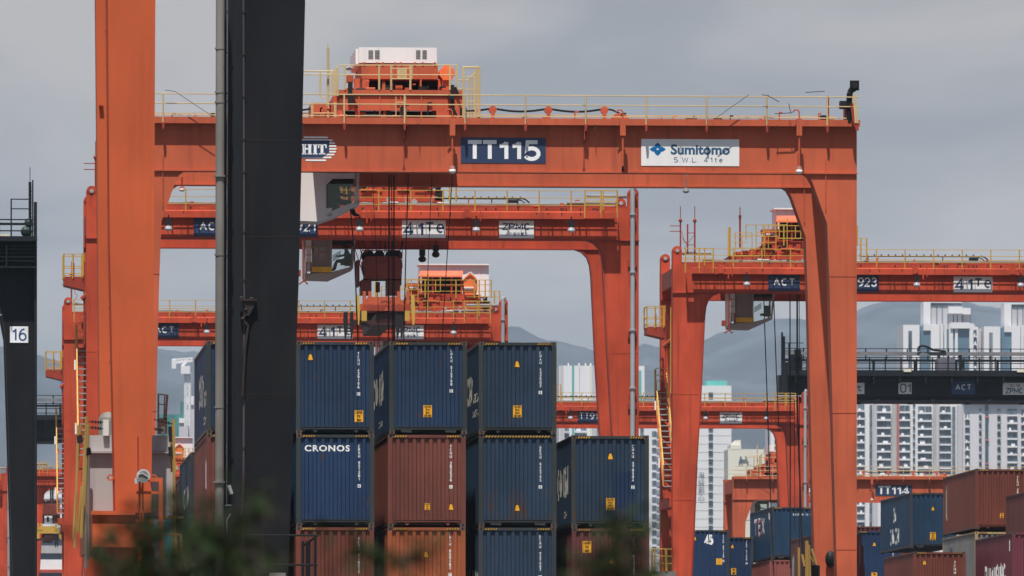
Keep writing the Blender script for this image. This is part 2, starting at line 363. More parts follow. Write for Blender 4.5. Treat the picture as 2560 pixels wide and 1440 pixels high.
def corr_panel(pts, z0, z1, side=None, far=False, W=CW):
    m = MB()
    for (a, da), (b, db) in zip(pts, pts[1:]):
        if side is None:
            if far: m.poly([(b, far - db, z0), (a, far - da, z0), (a, far - da, z1), (b, far - db, z1)])
            else: m.poly([(a, da, z0), (b, db, z0), (b, db, z1), (a, da, z1)])
        elif side == 'l': m.poly([(db, b, z0), (da, a, z0), (da, a, z1), (db, b, z1)])
        else: m.poly([(CW - da, a, z0), (CW - db, b, z0), (CW - db, b, z1), (CW - da, a, z1)])
    return m
def drape(m, pts, side=False, off=0.004):
    """cuts lettering at the folds of the corrugated wall and lays it into them"""
    me = m.mesh('tmp'); bm = bmesh.new(); bm.from_mesh(me); ax = 1 if side else 0
    lo, hi = min(v.co[ax] for v in bm.verts), max(v.co[ax] for v in bm.verts)
    nrm = (0, 1, 0) if side else (1, 0, 0)
    for x, _ in pts:
        if lo < x < hi:
            co = (0, x, 0) if side else (x, 0, 0)
            bmesh.ops.bisect_plane(bm, geom=bm.verts[:] + bm.edges[:] + bm.faces[:], plane_co=co, plane_no=nrm)
    for v in bm.verts:
        d = pval(pts, v.co[ax]) - off
        if side: v.co.x += d
        else: v.co.y += d
    bm.to_mesh(me); bm.free(); return me
def cmesh(L, H, floor_style):
    k = (L, H, floor_style)
    if k in CACHE: return CACHE[k]
    d = {}
    d['end_wall'] = corr_panel(FP, 0.22, H - 0.10).mesh('end_wall', [None])
    m = corr_panel(FP, 0.22, H - 0.10, far=L); d['door_end'] = m.mesh('door_end', [None])
    sp = side_profile(L)
    d['side_wall'] = corr_panel(sp, 0.16, H - 0.07, 'l').mesh('side_wall', [None])
    d['side_wall_r'] = corr_panel(sp, 0.16, H - 0.07, 'r').mesh('side_wall', [None])
    m = MB(); m.box(0.03, CW - 0.03, 0.03, L - 0.03, H - 0.035, H - 0.02); d['roof'] = m.mesh('roof', [None])
    m = MB()
    for x0, x1 in ((0, 0.14), (CW - 0.14, CW)):
        for y0, y1 in ((0, 0.11), (L - 0.11, L)): m.box(x0, x1, y0, y1, 0.118, H - 0.118)
    for y0, y1, yr in ((0.0, 0.10, 0.0), (L - 0.10, L, L - 0.10)):
        m.box(0.178, CW - 0.178, y0 + .004, y1 - .004, H - 0.11, H - 0.022)          # header
        m.box(0.14, CW - 0.14, y0 + .003, y1 - .003, 0.145, 0.225)                      # sill
    m.box(0.15, CW - 0.15, -0.012, 0.0, 0.218, 0.236)
    for x0, x1 in ((0, 0.06), (CW - 0.06, CW)):
        m.box(x0 + .002, x1 - .002, 0.162, L - 0.162, H - 0.075, H - 0.015); m.box(x0 + .002, x1 - .002, 0.162, L - 0.162, 0.05, 0.162)
    d['frame'] = m.mesh('frame', [None])
    m = MB()
    if floor_style == 0:
        for x in (0.52, 1.80): m.prism([(x, 0.144), (x + .17, 0.144), (x + .11, 0.05), (x + .05, 0.05)], 0.02, 0.5)
        m.prism([(0.18, 0.144), (0.36, 0.144), (0.18, 0.06)], 0.02, 0.1); m.prism([(CW - 0.18, 0.144), (CW - 0.36, 0.144), (CW - 0.18, 0.06)], 0.02, 0.1)
    else:
        for x in (0.36, 1.74): m.prism([(x, 0.144), (x + .36, 0.144), (x + .34, 0.045), (x + .02, 0.06)], 0.01, 0.6)
        m.box(0.18, .36, .02, .1, .118, .144); m.box(CW - .36, CW - .18, .02, .1, .118, .144)
    for i in range(int(L / 0.6)): m.box(0.07, CW - 0.07, 0.4 + i * 0.6, 0.46 + i * 0.6, 0.06, 0.15)
    d['underframe'] = m.mesh('underframe', [None])
    m = MB(); m.box(0, .178, 0, .162, 0, .118)
    m.cur = 1; m.disc(.089, .059, -0.003, 0.0, .034, 10, .045); m.disc(.089, .059, .162, 0.165, .034, 10, .045)
    m.poly([(-.002, .05, .03), (-.002, .05, .09), (-.002, .11, .09), (-.002, .11, .03)][::-1])
    d['corner_casting'] = m.mesh('corner_casting', [None, None])
    m = MB()
    def hz(x0, x1, z0, z1, n):
        w_ = (x1 - x0) / n; m.cur = 0; m.poly([(x0, -0.001, z0), (x1, -0.001, z0), (x1, -0.001, z1), (x0, -0.001, z1)]); m.cur = 1
        for i in range(n):
            a = x0 + i * w_; m.poly([(a, -0.004, z0), (a + w_ * .5, -0.004, z0), (min(x1, a + w_ * .95), -0.004, z1), (a + w_ * .45, -0.004, z1)])
    hz(.20, .60, H - .095, H - .04, 5); hz(CW - .60, CW - .20, H - .095, H - .04, 5)
    d['hazard_stripe'] = m.mesh('hazard_stripe', [None, None])
    m = MB(); hz(.20, CW - .20, H - .095, H - .04, 22); d['hazard_full'] = m.mesh('hazard_stripe', [None, None])
    CACHE[k] = d; return d
HAZY = paint('hazard_yellow', (0.50, 0.27, 0.03), 0.6, 0.3, 0.6)
CAST_L = paint('rusty_casting', (0.085, 0.055, 0.04), 0.7, 0.25, 0.4, rust=0.5)
def setm(o, *ms):
    for s, m in zip(o.material_slots, ms): s.link = 'OBJECT'; s.material = m
    return o
def container(F, u, v, z, mat, label, code=None, codepos=(1.93, 1.70, 2.68), L=12.192, H=2.896, frame=None, floor=0, full=False, hazard=True, caution=None, tri=None,
              side=None, group='shipping containers stacked in the yard', extra=None, castm=None, name='shipping_container', backs=True):
    e = empty(name, F, label, 'shipping container', group, u, v, z)
    d = cmesh(L, H, floor); fm = frame or mat
    cm = castm or CAST_L
    setm(link('end_wall', d['end_wall'], e), mat)
    if backs: setm(link('end_wall', d['door_end'], e), mat)
    sw = setm(link('side_wall', d['side_wall'], e), mat); setm(link('side_wall', d['side_wall_r'], e), mat)
    setm(link('roof', d['roof'], e), mat); setm(link('frame', d['frame'], e), fm); setm(link('underframe', d['underframe'], e), fm)
    for x in (0, CW - .178):
        for y in (0, L - .162):
            for zz in (0, H - .118):
                c = setm(link('corner_casting', d['corner_casting'], e), cm, BLACK); c.location = (x, y, zz)
    if hazard: setm(link('hazard_stripe', d['hazard_full' if full else 'hazard_stripe'], e), BLACK, HAZY)
    if code:
        cx, z0, z1 = codepos; m = MB(); n = len(code); ch = (z1 - z0) / n
        for i, s in enumerate(code):
            if s == ' ': continue
            t = z1 - i * ch; w_ = ch * (.22 if s in '1I' else .40)
            if i == n - 1 and code[-2] == ' ':
                m.box(cx - .052, cx + .052, 0, .001, t - ch * .98, t + ch * .02)
            else: write(m, s, cx - w_ * .8, cx + w_ * .8, t - ch * .86, t, 0, t=.19)
        o = link('identification_code', drape(m, FP), e); o.data.materials.append(LETW)
        if code[-2] == ' ':
            m = MB(); t = z1 - (n - 1) * ch; write(m, code[-1], cx - .03, cx + .03, t - ch * .84, t - ch * .1, 0, t=.14)
            o = link('check_digit', drape(m, FP, off=.008), e); o.data.materials.append(mat)
    for c in (caution if isinstance(caution, list) else [caution] if caution else []):
        cx, cz, w_, h_, lines = c
        m = MB(); m.poly([(cx - w_ / 2, 0, cz - h_ / 2), (cx + w_ / 2, 0, cz - h_ / 2), (cx + w_ / 2, 0, cz + h_ / 2), (cx - w_ / 2, 0, cz + h_ / 2)])
        o = link('caution_label', drape(m, FP, off=.005), e); o.data.materials.append(LABY)
        m = MB(); n = len(lines)
        for i, s in enumerate(lines):
            t = cz + h_ / 2 - (i + .12) * h_ / n; ww = w_ * (.42 if len(s) > 4 else .24)
            write(m, s, cx - ww, cx + ww, t - h_ / n * .76, t, 0, t=.16)
        q = link('lettering', drape(m, FP, off=.009), o); q.data.materials.append(BLACK)
    for t_ in (tri if isinstance(tri, list) else [tri] if tri else []):
        cx, cz = t_
        m = MB(); m.poly([(cx - .10, 0, cz - .1), (cx + .10, 0, cz - .1), (cx + .045, 0, cz + .1), (cx, 0, cz + .13), (cx - .045, 0, cz + .1)])
        o = link('warning_triangle', drape(m, FP, off=.004), e); o.data.materials.append(BLACK)
        m = MB(); m.poly([(cx - .082, 0, cz - .085), (cx + .082, 0, cz - .085), (cx + .035, 0, cz + .08), (cx, 0, cz + .10), (cx - .035, 0, cz + .08)])
        q = link('face', drape(m, FP, off=.008), o); q.data.materials.append(LABY)
    if side:
        sp = side_profile(L)
        for body, y0, y1, z0, z1, mt in side:      # y measured from the near end; text runs from the far end to the near end
            m = MB(); write(m, body, y1, y0, z0, z1, 0.0, side=True, t=.20, gap=.30)
            me = drape(m, sp, side=True); me.materials.append(mt); link('lettering', me, sw)
    if extra: extra(e)
    return e
def cpaint(n, col, rust=0.12, var=0.16, streak=0.5, **k):
    rust = max(rust, .30) if rust >= .1 else rust
    return paint('container_' + n, col, 0.5, var, streak, rust=rust, bump=0.5, **k)
BL1 = cpaint('deep_blue', (0.014, 0.033, 0.073), .12)
BL2 = cpaint('slate_blue', (0.019, 0.037, 0.066), .12)
BL3 = cpaint('worn_blue', (0.019, 0.041, 0.074), .9, rustz=(.5, 1.35), rust_col=(.060, .030, .020))
BL4 = cpaint('bright_blue', (0.014, 0.036, 0.092), .1)
BL5 = cpaint('sea_blue', (0.014, 0.045, 0.092), .1)
BLF = cpaint('blue_grey_frame', (0.034, 0.041, 0.050), .35)
BLG = cpaint('green_grey_frame', (0.032, 0.037, 0.036), .45)
BR1 = cpaint('oxide_red', (0.145, 0.044, 0.031), .05, streak=.15)
BR2 = cpaint('rust_brown', (0.150, 0.040, 0.025), .1)
BR3 = cpaint('plum_brown', (0.115, 0.035, 0.030), .1)
BR4 = cpaint('old_rose', (0.24, 0.068, 0.055), .1)
ORC = cpaint('orange', (0.30, 0.080, 0.028), .35)
GRC = cpaint('warm_grey', (0.20, 0.20, 0.19), .25)
MAG = cpaint('magenta', (0.130, 0.028, 0.040), .3)
SAND = cpaint('sand_post', (0.42, 0.30, 0.14), .4)
LETC = paint('lettering_bone', (0.48, 0.46, 0.40), 0.6, 0.1, 0.5)
LETR = paint('lettering_red', (0.35, 0.02, 0.03), 0.6, 0.1, 0.3)
FS = Frame(973, 265.0)
ux = [FS.u(516), FS.u(740), FS.u(973), FS.u(1197), FS.u(1428.5)]
TOP = FS.z(973, 853.5)
tier = lambda k: TOP - (k + 1) * 2.896
C96 = ['CAUTION', '96', 'HIGH', 'CONTAINER']
G0 = 'stacked containers behind the dark crane leg'
def cw(cx, cy, x0, y0):   # pixel on the front wall of a container whose top left is x0,y0 -> local metres
    return (cx - x0) / 79.8, 2.896 - (cy - y0) / 80.0
t_ = lambda x, y, x0, y0: cw(x, y, x0, y0)
container(FS, ux[0], 0, tier(0), BL1, 'blue container, top of the leftmost front stack, half behind the grey pipe', None, frame=BLG, group=G0, side=[('CMA CGM', 3.2, 7.6, 1.0, 2.0, LETC), ('GCA', .6, 2.6, .9, 1.4, LETC), ('CGM', .7, 3.0, .35, .62, LETC)])
def tx(e):
    m = MB(); add_text(m, 'tex', .42, 1.30, 2.25, 2.62, 0, bold=.03); o = link('lettering', drape(m, FP), e); o.data.materials.append(LETW)
container(FS, ux[0], 0, tier(1), BR1, 'red-brown container with a white word on its end, second in the leftmost front stack', None, group=G0, extra=tx, hazard=True, side=[('TCNU', .5, 1.0, 1.2, 2.1, LETW)])
container(FS, ux[0], 0, tier(2), BL2, 'blue container in the leftmost front stack, mostly behind dark leaves', None, frame=BLG, group=G0)
p = t_(776, 893, 740, 853); c = t_(897, 1040, 740, 853)
container(FS, ux[1], 0, tier(0), BL1, 'blue container marked TCNU 429196 0, top of its stack right of the dark leg', 'TCNU 429196 0', (1.955, 1.20, 2.56), frame=BLF, group=G0, tri=p, caution=(c[0], c[1], .27, .36, ['CAUTION', "9'6'", 'HIGH']))
def cronos(e):
    m = MB(); add_text(m, 'CRONOS', .26, 1.68, 2.35, 2.55, 0, spacing=1.15, bold=.03); o = link('lettering', drape(m, FP), e); o.data.materials.append(LETW)
container(FS, ux[1] + .01, 0, tier(1), BL4, 'blue container lettered CRONOS, second in its stack beside the dark leg', 'CRSU 921281 4', (1.965, 1.22, 2.56), frame=BLG, group=G0, extra=cronos)
container(FS, ux[1], 0, tier(2), BR2, 'brown-red container under the CRONOS one', 'TCNU 718977 0', (1.965, 1.2, 2.56), group=G0)
c = t_(1069, 1027, 973, 853)
SIDEL = [('CMA CGM', 3.4, 9.6, 1.1, 2.1, LETC), ('CGM', 4.5, 6.5, .4, .6, LETC)]
SIDE2 = [('CMA CGM', 3.2, 9.4, 1.05, 2.0, LETC), ('AFRICA', .5, 2.9, 1.05, 1.35, LETC), ('GLOBAL', .5, 3.2, .62, .84, LETC)]
container(FS, ux[2], 0, tier(0), BL1, 'blue container marked CMAU 515768 2, top of the middle front stack', 'CMAU 515768 2', (1.945, 1.30, 2.66), frame=BLG, floor=1, group=G0, caution=(c[0], c[1], .27, .37, C96), side=SIDEL)
c = t_(1068.5, 1266, 970, 1085); p = t_(1128, 1267, 970, 1085)
container(FS, ux[2] - .04, 0.02, tier(1), BR1, 'oxide-red container marked TCNU 282526 4, second in the middle front stack', 'TCNU 282526 4', (1.975, 1.20, 2.56), group=G0, caution=(c[0], c[1], .17, .21, ['CAUTION', '96', 'HIGH']), tri=p)
p = t_(1066, 1386, 970, 1317)
container(FS, ux[2] - .05, 0.0, tier(2), ORC, 'orange container marked CAIU 800482 7, third in the middle front stack', 'CAIU 800482 7', (1.955, 1.35, 2.72), frame=ORC, group=G0, tri=p)
p = t_(1293, 909, 1197, 853); c = t_(1293.5, 1027, 1197, 853)
container(FS, ux[3], 0, tier(0), BL2, 'blue container marked CMAU 432902 5, top of its stack, bare edge to the right', 'CMAU 432902 5', (1.935, 1.26, 2.60), frame=BLG, group=G0, caution=(c[0], c[1], .27, .37, C96), tri=p, side=SIDE2)
p = t_(1293.5, 1269, 1197, 1085)
container(FS, ux[3], 0.02, tier(1), BL3, 'blue container with rust blooms and a full hazard stripe, marked GESU 645795 6', 'GESU 645795 6', (1.935, 1.20, 2.54), frame=BLG, floor=1, group=G0, full=True, tri=p)
container(FS, ux[3] - .01, 0, tier(2), BL2, 'dark blue container marked ECMU 927907, third in its stack', 'ECMU 927907 9', (1.935, 1.28, 2.64), frame=BLF, group=G0, floor=1, side=[('CMA CGM', .4, 7, .7, 1.6, LETC)])
p = t_(1526, 1141, 1428, 1088); c = t_(1526, 1260, 1428, 1088)
def patch(e):
    m = MB(); m.poly([(1.30, 0, .62), (2.02, 0, .62), (2.02, 0, 1.75), (1.30, 0, 1.75)]); o = link('repaint_patch', drape(m, FP, off=.002), e); o.data.materials.append(cpaint('fresh_blue', (0.009, 0.025, 0.066), .15))
container(FS, ux[4], 0, FS.z(1428, 1088) - 2.896 + .0, BL2, 'blue container with a brighter repaint patch, marked CMAU 578584 2', 'CMAU 578584 2', (1.935, 1.22, 2.60), frame=BLG, group=G0, tri=p, caution=(c[0], c[1], .27, .37, C96), side=[('CMA CGM', 1.6, 6.0, 1.0, 2.0, LETC), ('CGM', 2.0, 3.4, .35, .6, LETC)], extra=patch)
container(FS, ux[4] + .01, 0, FS.z(1428, 1088) - 2 * 2.896, BR3, 'brown-red container with a yellow CAUTION label at its left, lowest in the right end stack', 'TCNU 843355 1', (1.955, 1.2, 2.6), group=G0, floor=0, caution=(.48, 2.30, .27, .36, ['CAUTION', '96', 'HIGH']), tri=(1.27, 1.85))
# rows behind the leftmost stack
container(FS, ux[0] - .1, 13.0, tier(1) - .12, BL2, 'blue container in the second row behind the leftmost front stack', group=G0, frame=BLF, side=[('CGM', 2, 8, 1.2, 1.9, LETC)], backs=False)
container(FS, ux[0] + .1, 26.4, tier(1) - .35, BR3, 'brown container in the third row behind the leftmost front stack', group=G0, backs=False)
# the cluster at the lower right
G1 = 'containers stacked beyond the right crane legs'
def cat(x, y, D, mat, label, H=2.896, **k):
    F = Frame(x, D); z = F.z(x, y) - H
    return container(F, 0, 0, z, mat, label, H=H, group=G1, backs=False, **k)
def n45(e):
    m = MB(); write(m, '45', 1.06, 1.56, 2.05, 2.62, 0, t=.20); o = link('lettering', drape(m, FP), e); o.data.materials.append(LETW)
    m = MB(); m.poly([(1.72, 0, .95), (2.05, 0, .95), (2.05, 0, 1.3), (1.72, 0, 1.3)]); o = link('caution_label', drape(m, FP, off=.005), e); o.data.materials.append(LABY)
cat(1713.5, 1324, 471, BL4, 'bright blue container numbered 45 beyond the right crane leg', code='TTNU 901128 0', codepos=(2.12, 1.1, 2.6), extra=n45, tri=(.52, 2.4), frame=BLF)
cat(1776, 1342, 478, BL4, 'bright blue container set back between the 45 one and the TEX one', code='TCNU 471528 0', codepos=(2.05, 1.35, 2.7), tri=(1.25, 2.35), caution=(1.32, .95, .28, .36, ['96', 'HIGH']), frame=BLF, L=12.19)
cat(1928, 1267, 469, BL5, 'blue container with a red and white TEX mark on its long side', frame=BLF, side=[('TEX', 4.0, 9.8, 1.45, 2.45, LETW), ('TEX', 4.2, 9.4, 1.40, 2.38, LETR), ('TCNU', 1.0, 1.5, 2.2, 2.6, LETW)], code=None, floor=1,
    extra=lambda e: (lambda m: link('identification_code', drape(write(m, '521528 12 47', 1.20, 2.36, 2.42, 2.52, 0), FP), e).data.materials.append(LETW))(MB()))
cat(1924, 1399, 468, BR4, 'faded rose container under the one with the TEX mark', side=[('K', .6, 1.8, .3, 1.4, LETC)], hazard=False)
cat(2036, 1334, 432, BR3, 'plum-brown container partly behind the right crane leg', side=[('TCNU 2815', 10.2, 11.2, .5, 2.0, LETC)], hazard=False, L=12.19)
cat(2140, 1327, 468, BL4, 'deep blue container marked CMAU beside the right crane leg', code='CMAU 584561 6', codepos=(2.06, 1.1, 2.58), tri=(1.02, 2.15), caution=(1.02, .42, .33, .36, ['96', 'HIGH']), frame=BL4)
cat(2116, 1315, 482, BR3, 'red-brown container whose top edge shows above the deep blue one', hazard=False)
cat(2275, 1231, 441, BL5, 'sea-blue container with CMA CGM on its long side, over two brown ones', L=13.716, frame=BLF, side=[('CMA CGM', 5.2, 9.2, .35, 1.2, LETW), ('CMA', 6.6, 7.8, 1.5, 2.3, LETW)], tri=(1.2, 2.05), caution=(1.2, .62, .30, .42, C96), floor=1)
cat(2214, 1346, 476, BR2, 'small red-brown container end seen between two stacks', code='TCNU 60', codepos=(1.9, 1.9, 2.3), hazard=False)
cat(2438.6, 1171.7, 405, BR2, 'big rust-brown container on top of the grey one at the right edge', L=13.0, frame=BR2, code='TCNU 26 41', codepos=(2.04, 1.35, 2.55), caution=(1.27, .66, .17, .24, ['96', 'HIGH']), side=[('TCNU 282526 4', 11.3, 11.9, .8, 2.3, LETC)])
cat(2283.7, 1379, 394, BR2, 'rust-brown container low in front of the sea-blue one', code='TCNU 76 24', codepos=(1.94, .9, 2.46), tri=(.52, 2.38))
cat(2437.5, 1329, 405, GRC, 'warm grey container with a sand-coloured corner post under the big rust-brown one', L=13.0, frame=SAND, side=[('CHS', 9.0, 10.6, 1.9, 2.4, NAVYT)], castm=SAND)
cat(2531, 1330, 385, MAG, 'magenta container with white lettering along its side', L=13.716, frame=MAG, side=[('HAUSUNG', 2.6, 8.7, .35, 1.55, LETW), ('B', 9.2, 10.3, .35, 1.55, LETW), ('TXX', .9, 1.3, 2.0, 2.6, LETW)], hazard=False)
cat(2598, 1220, 390, BR3, 'stained brown container at the right edge, upper of two', hazard=False)
cat(2600, 1372, 389, BR2, 'stained brown container at the right edge, lower of two', hazard=False, side=[('TCNU', 9.5, 10.1, .9, 2.0, LETC)])
# ------------------------------------------------------------------ cranes
GC = 'gantry cranes over the container yard'
GT = 'trolleys riding on the gantry cranes'
def pbox(m, M, x0, x1, y0, y1, v0, v1, du=0.0):
    """box whose face at depth v0 fills the photo rectangle as measured on frame M"""
    a, z1 = M.pt(x0, y0, v0); b, z0 = M.pt(x1, y1, v0); m.box(a + du, b + du, v0, v1, z0, z1)
def floodlight(parent, u, v, z, body=BLACK, bowl=SILV, s=1.0):
    m = MB(); m.bar((u, v, z + .75 * s), (u, v, z + .45 * s), .03 * s); m.box(u - .16 * s, u + .16 * s, v - .1 * s, v + .1 * s, z + .18 * s, z + .5 * s)
    m.bar((u, v, z + .2 * s), (u, v, z), .10 * s, 10, .2 * s)
    o = m.build('floodlight', body, parent)
    b = MB(); b.bar((u, v, z + .12 * s), (u, v, z - .04 * s), .17 * s, 12, .225 * s); b.ball((u, v, z - .05 * s), .2 * s, 10, 6, .6); b.build('reflector', bowl, o)
    return o
def sign(parent, rect, v, board, texts, name='sign_board'):
    """rect (u0,u1,z0,z1); texts: (body, mat, fu0, fu1, fz0, fz1, opts)"""
    u0, u1, z0, z1 = rect; m = MB(); m.box(u0, u1, v - .010, v, z0, z1); o = m.build(name, board, parent)
    for body, mt, a, b, c, d, *k in texts:
        W_, H_ = u1 - u0, z1 - z0
        lettering('lettering', body, mt, o, u0 + a * W_, u0 + b * W_, z0 + c * H_, z0 + d * H_, v - .013, **(k[0] if k else {}))
    return o
def ropes(name, pts, r, parent=None, mat=STEELR):
    m = MB()
    for a in pts: m.path(a, r, 5)
    return m.build(name, mat, parent)
def person(parent_like, F, label, joints, edges, shirt, loc, helmet=None, rad=None):
    """one continuous skinned body; joints in crane-local metres"""
    e = empty('person', F, label, 'person', None, *loc)
    me = bpy.data.meshes.new('body'); me.from_pydata([j[:3] for j in joints], edges, [])
    o = link('body', me, e); me.materials.append(shirt)
    sk = o.modifiers.new('skin', 'SKIN'); sl = me.skin_vertices[0].data
    for i, j in enumerate(joints): sl[i].radius = (j[3], j[3]); sl[i].use_root = (i == 0)
    sub = o.modifiers.new('sub', 'SUBSURF'); sub.levels = 1; sub.render_levels = 1
    if helmet:
        m = MB(); m.ball(helmet[:3], helmet[3], 12, 8, .7); m.bar((helmet[0], helmet[1], helmet[2] - .02), (helmet[0], helmet[1], helmet[2] - .045), helmet[3] * 1.12, 12); m.build('hard_hat', helmet[4], e)
    return e
SKINC = paint('dark_workwear', (0.012, 0.016, 0.028), 0.8, 0.1, 0.0)
def seated(F, label, loc, flip=1, helmet=WHITE):
    f = flip   # +1: faces -u (to the left of the picture)
    J = [(0, 0, .48, .16), (0.02 * f, 0, .72, .15), (-.04 * f, 0, .98, .17), (-.10 * f, 0, 1.14, .06), (-.15 * f, 0, 1.27, .10), (-.16 * f, 0, 1.36, .09),
         (-.06 * f, -.2, 1.02, .07), (-.12 * f, -.25, .78, .052), (-.36 * f, -.2, .72, .04), (-.44 * f, -.2, .73, .03),
         (-.06 * f, .2, 1.02, .07), (-.12 * f, .25, .78, .052), (-.36 * f, .2, .72, .04), (-.44 * f, .2, .73, .03),
         (-.2 * f, -.12, .5, .095), (-.5 * f, -.13, .52, .075), (-.58 * f, -.13, .1, .05), (-.74 * f, -.13, .05, .04),
         (-.2 * f, .12, .5, .095), (-.5 * f, .13, .50, .075), (-.66 * f, .13, .12, .05), (-.82 * f, .13, .07, .04)]
    E_ = [(0, 1), (1, 2), (2, 3), (3, 4), (4, 5), (2, 6), (6, 7), (7, 8), (8, 9), (2, 10), (10, 11), (11, 12), (12, 13), (0, 14), (14, 15), (15, 16), (16, 17), (0, 18), (18, 19), (19, 20), (20, 21)]
    n = len(J)
    for w_, yy in ((9, -.2), (13, .2)):
        for k in range(5):
            a = (k - 2) * .018; J.append((-(.50 - abs(k - 2) * .006) * f, yy + a, .725, .009)); E_.append((w_, len(J) - 1))
            J.append((-(.53 - abs(k - 2) * .01) * f, yy + a, .705, .008)); E_.append((len(J) - 2, len(J) - 1))
    return person(None, F, label, J, E_, SKINC, loc, (-.155 * f, 0, 1.40, .135, helmet))
# ------------------------------------------------------------------ the tall faded crane type (TT115, TT114)
M1 = Frame(329, 277.8)
W1 = M1.u(2142)
VG = 6.9
def tall_crane(F, label, number, full=True):
    e = empty('gantry_crane', F, label, 'gantry crane', GC)
    P = lambda x, y, v=0.0: M1.pt(x, y, v)
    zt, zb = P(1280, 297)[1], P(1280, 430)[1]
    zf = P(1280, 312)[1]
    inner = [P(2012, 432), P(2022, 440), P(2032, 458), P(2068, 560), P(2074, 720), P(2085, 1180), P(2093, 1450)]
    inner.append((inner[-1][0] + .14, 2.4))
    def frame_(name, v0, v1):
        m = MB(); m.box(0, W1, v0, v1, zb, zt - .02)
        r = [(W1, zb), (W1, 2.4)] + [p for p in reversed(inner)]
        m.prism([(W1, zb + .0)] + [(W1, 2.4)] + list(reversed(inner)) + [(inner[0][0], zb)], v0 + .005, v1 - .005)
        L = [(W1 - u, z) for u, z in inner]
        m.prism([(0, zb), (0, 2.4)] + list(reversed(L)) + [(L[0][0], zb)], v0 + .005, v1 - .005)
        return m.build(name, ORANGE_T, e)
    g = frame_('portal_frame', 0, .85); frame_('portal_frame', VG, VG + .85)
    m = MB()
    for v in (0, VG):
        m.box(-.02, W1 + .02, v - .07, v + .02, zb - .02, zb + .03); 
        for k, u in enumerate((P(407, 0)[0], P(2064, 0)[0])): m.box(u - .012, u + .012, v - .05, v, P(0, 515)[1], P(0, 385)[1])
        pass
    m.build('stiffener_ledge', ORANGE_T, e)
    # end ties and sills
    m = MB()
    for u in (0.05, W1 - .85): m.box(u, u + .8, .85, VG, zt - 1.2, zt - .2)
    build_each(m, 'end_tie', ORANGE_T, e)
    m = MB()
    for u in (-.2, W1 - 1.0): m.box(u, u + 1.2, -1.5, VG + 2.3, 1.1, 2.4); [m.bar((u + .3, v, .6), (u + .9, v, .6), .6, 16) for v in (-.8, .8, VG, VG + 1.6)]
    build_each(m, 'bogie', ORANGE_T, e)
    # walkway: channel and floor in front of the web, open handrail above
    m = MB(); m.box(.02, W1 + .08, -.28, -.21, zf - .02, zt); m.box(.02, W1 + .08, -.21, 0.0, zt - .13, zt - .06); m.box(.02, W1, VG + .85, VG + 1.3, zt - .1, zt)
    m.build('walkway', ORANGE_T, e)
    r = MB(); hz = [P(1280, y, -.4)[1] for y in (290.5, 262, 238)]
    u0 = P(250, 0, -.4)[0]; 
    for k, h in enumerate(hz): vr = -.33 if k else -.22; r.bar((.1, vr, h), (W1 + .05, vr, h), .020, 5)
    k = 0
    for k in range(-1, 12):
        u = P(1012 + 151 * (k - 4), 0, -.45)[0]
        if 0 <= u <= W1: r.bar((u, -.33, zf - .22), (u, -.33, hz[2]), .030, 5)
    for h in hz[1:]: r.bar((.1, VG + 1.3, h), (W1, VG + 1.3, h), .02)
    r.build('handrail', CREAM, e)
    m = MB()
    for u in [P(1012 + 151 * (k - 4), 0, -.4)[0] for k in range(0, 12)]:
        m.prism([(u - .05, zf), (u + .05, zf), (u + .03, zf - .22), (u - .03, zf - .22)], -.36, -.28)
    for x in (1010, 1460): # curved gussets under the walkway
        u = P(x, 0)[0]; m.box(u - .02, u + .02, -.24, 0, zf - .5, zf); m.bar((u + .12, -.2, zf), (u - .0, -.05, zf - .55), .03); m.box(u - .018, u + .018, -.03, 0, zb + .03, zf)
    build_each(m, 'bracket', RED_D, e)
    m = MB()
    for u in (4.4, 7.75, 11.0, 13.6, 19.1): m.box(u - .006, u + .006, -.004, 0, zb + .03, zf - .02)
    for u in (6.2, 12.3, 16.9): m.box(u - .006, u + .006, VG - .004, VG, zb + .03, zf - .02)
    for z in (zb - 3.4, zb - 7.9, zb - 12.4):
        m.box(W1 - .93, W1 - .02, -.004, 0.004, z, z + .01); m.box(.02, .93, -.004, .004, z, z + .01)
    m.build('weld_seam', SEAM, e)
    m = MB()
    for x in (1010, 1460, 1557):
        u = P(x, 0)[0]; m.prism([(u - .05, zb + .035), (u + .05, zb + .035), (u + .02, zb + .22), (u + .012, zf - .2), (u - .012, zf - .2), (u - .02, zb + .22)], -.006, -.002)
    for u in (2.9, 5.6, 9.4, 15.2, 18.0, 21.2): m.prism([(u - .02, zf), (u + .02, zf), (u + .006, zf - .45)], -.2845, -.2805)
    m.build('stain', STAIN, e)
    fittings(e, 5, (.6, W1 - .8), (.15, .7), zt - .03, 16, [('deck_fitting', ORANGE_T), ('cable_box', BLACK)], .16)
    # drop lamps
    for x, yb in ((1131, 430), (1998, 431), (1557, None)):
        u = P(x, 0, -.5)[0]; m = MB(); m.box(u - .09, u + .09, -.56, -.44, P(x, 342)[1], P(x, 300)[1]); m.bar((u, -.5, P(x, 345)[1]), (u, -.5, P(x, 418)[1]), .03, 6)
        m.path([(u, -.5, P(x, 300)[1]), (u, -.5, P(x, 282)[1]), (u - .06, -.5, P(x, 277)[1]), (u - .15, -.5, P(x, 277)[1]), (u - .22, -.5, P(x, 284)[1])], .025, 5)
        o = m.build('lamp_rod', ORANGE_T, e)
        if yb:
            z = P(x, yb)[1]; b = MB(); b.bar((u, -.5, z + .17), (u, -.5, z + .05), .07, 10, .1); b.build('lamp_socket', paint('lamp_socket_pink', (.35, .16, .14)), o)
            b = MB(); b.ball((u, -.5, z), .115, 14, 8, .85); b.build('lamp_globe', BRIGHT, o, True)
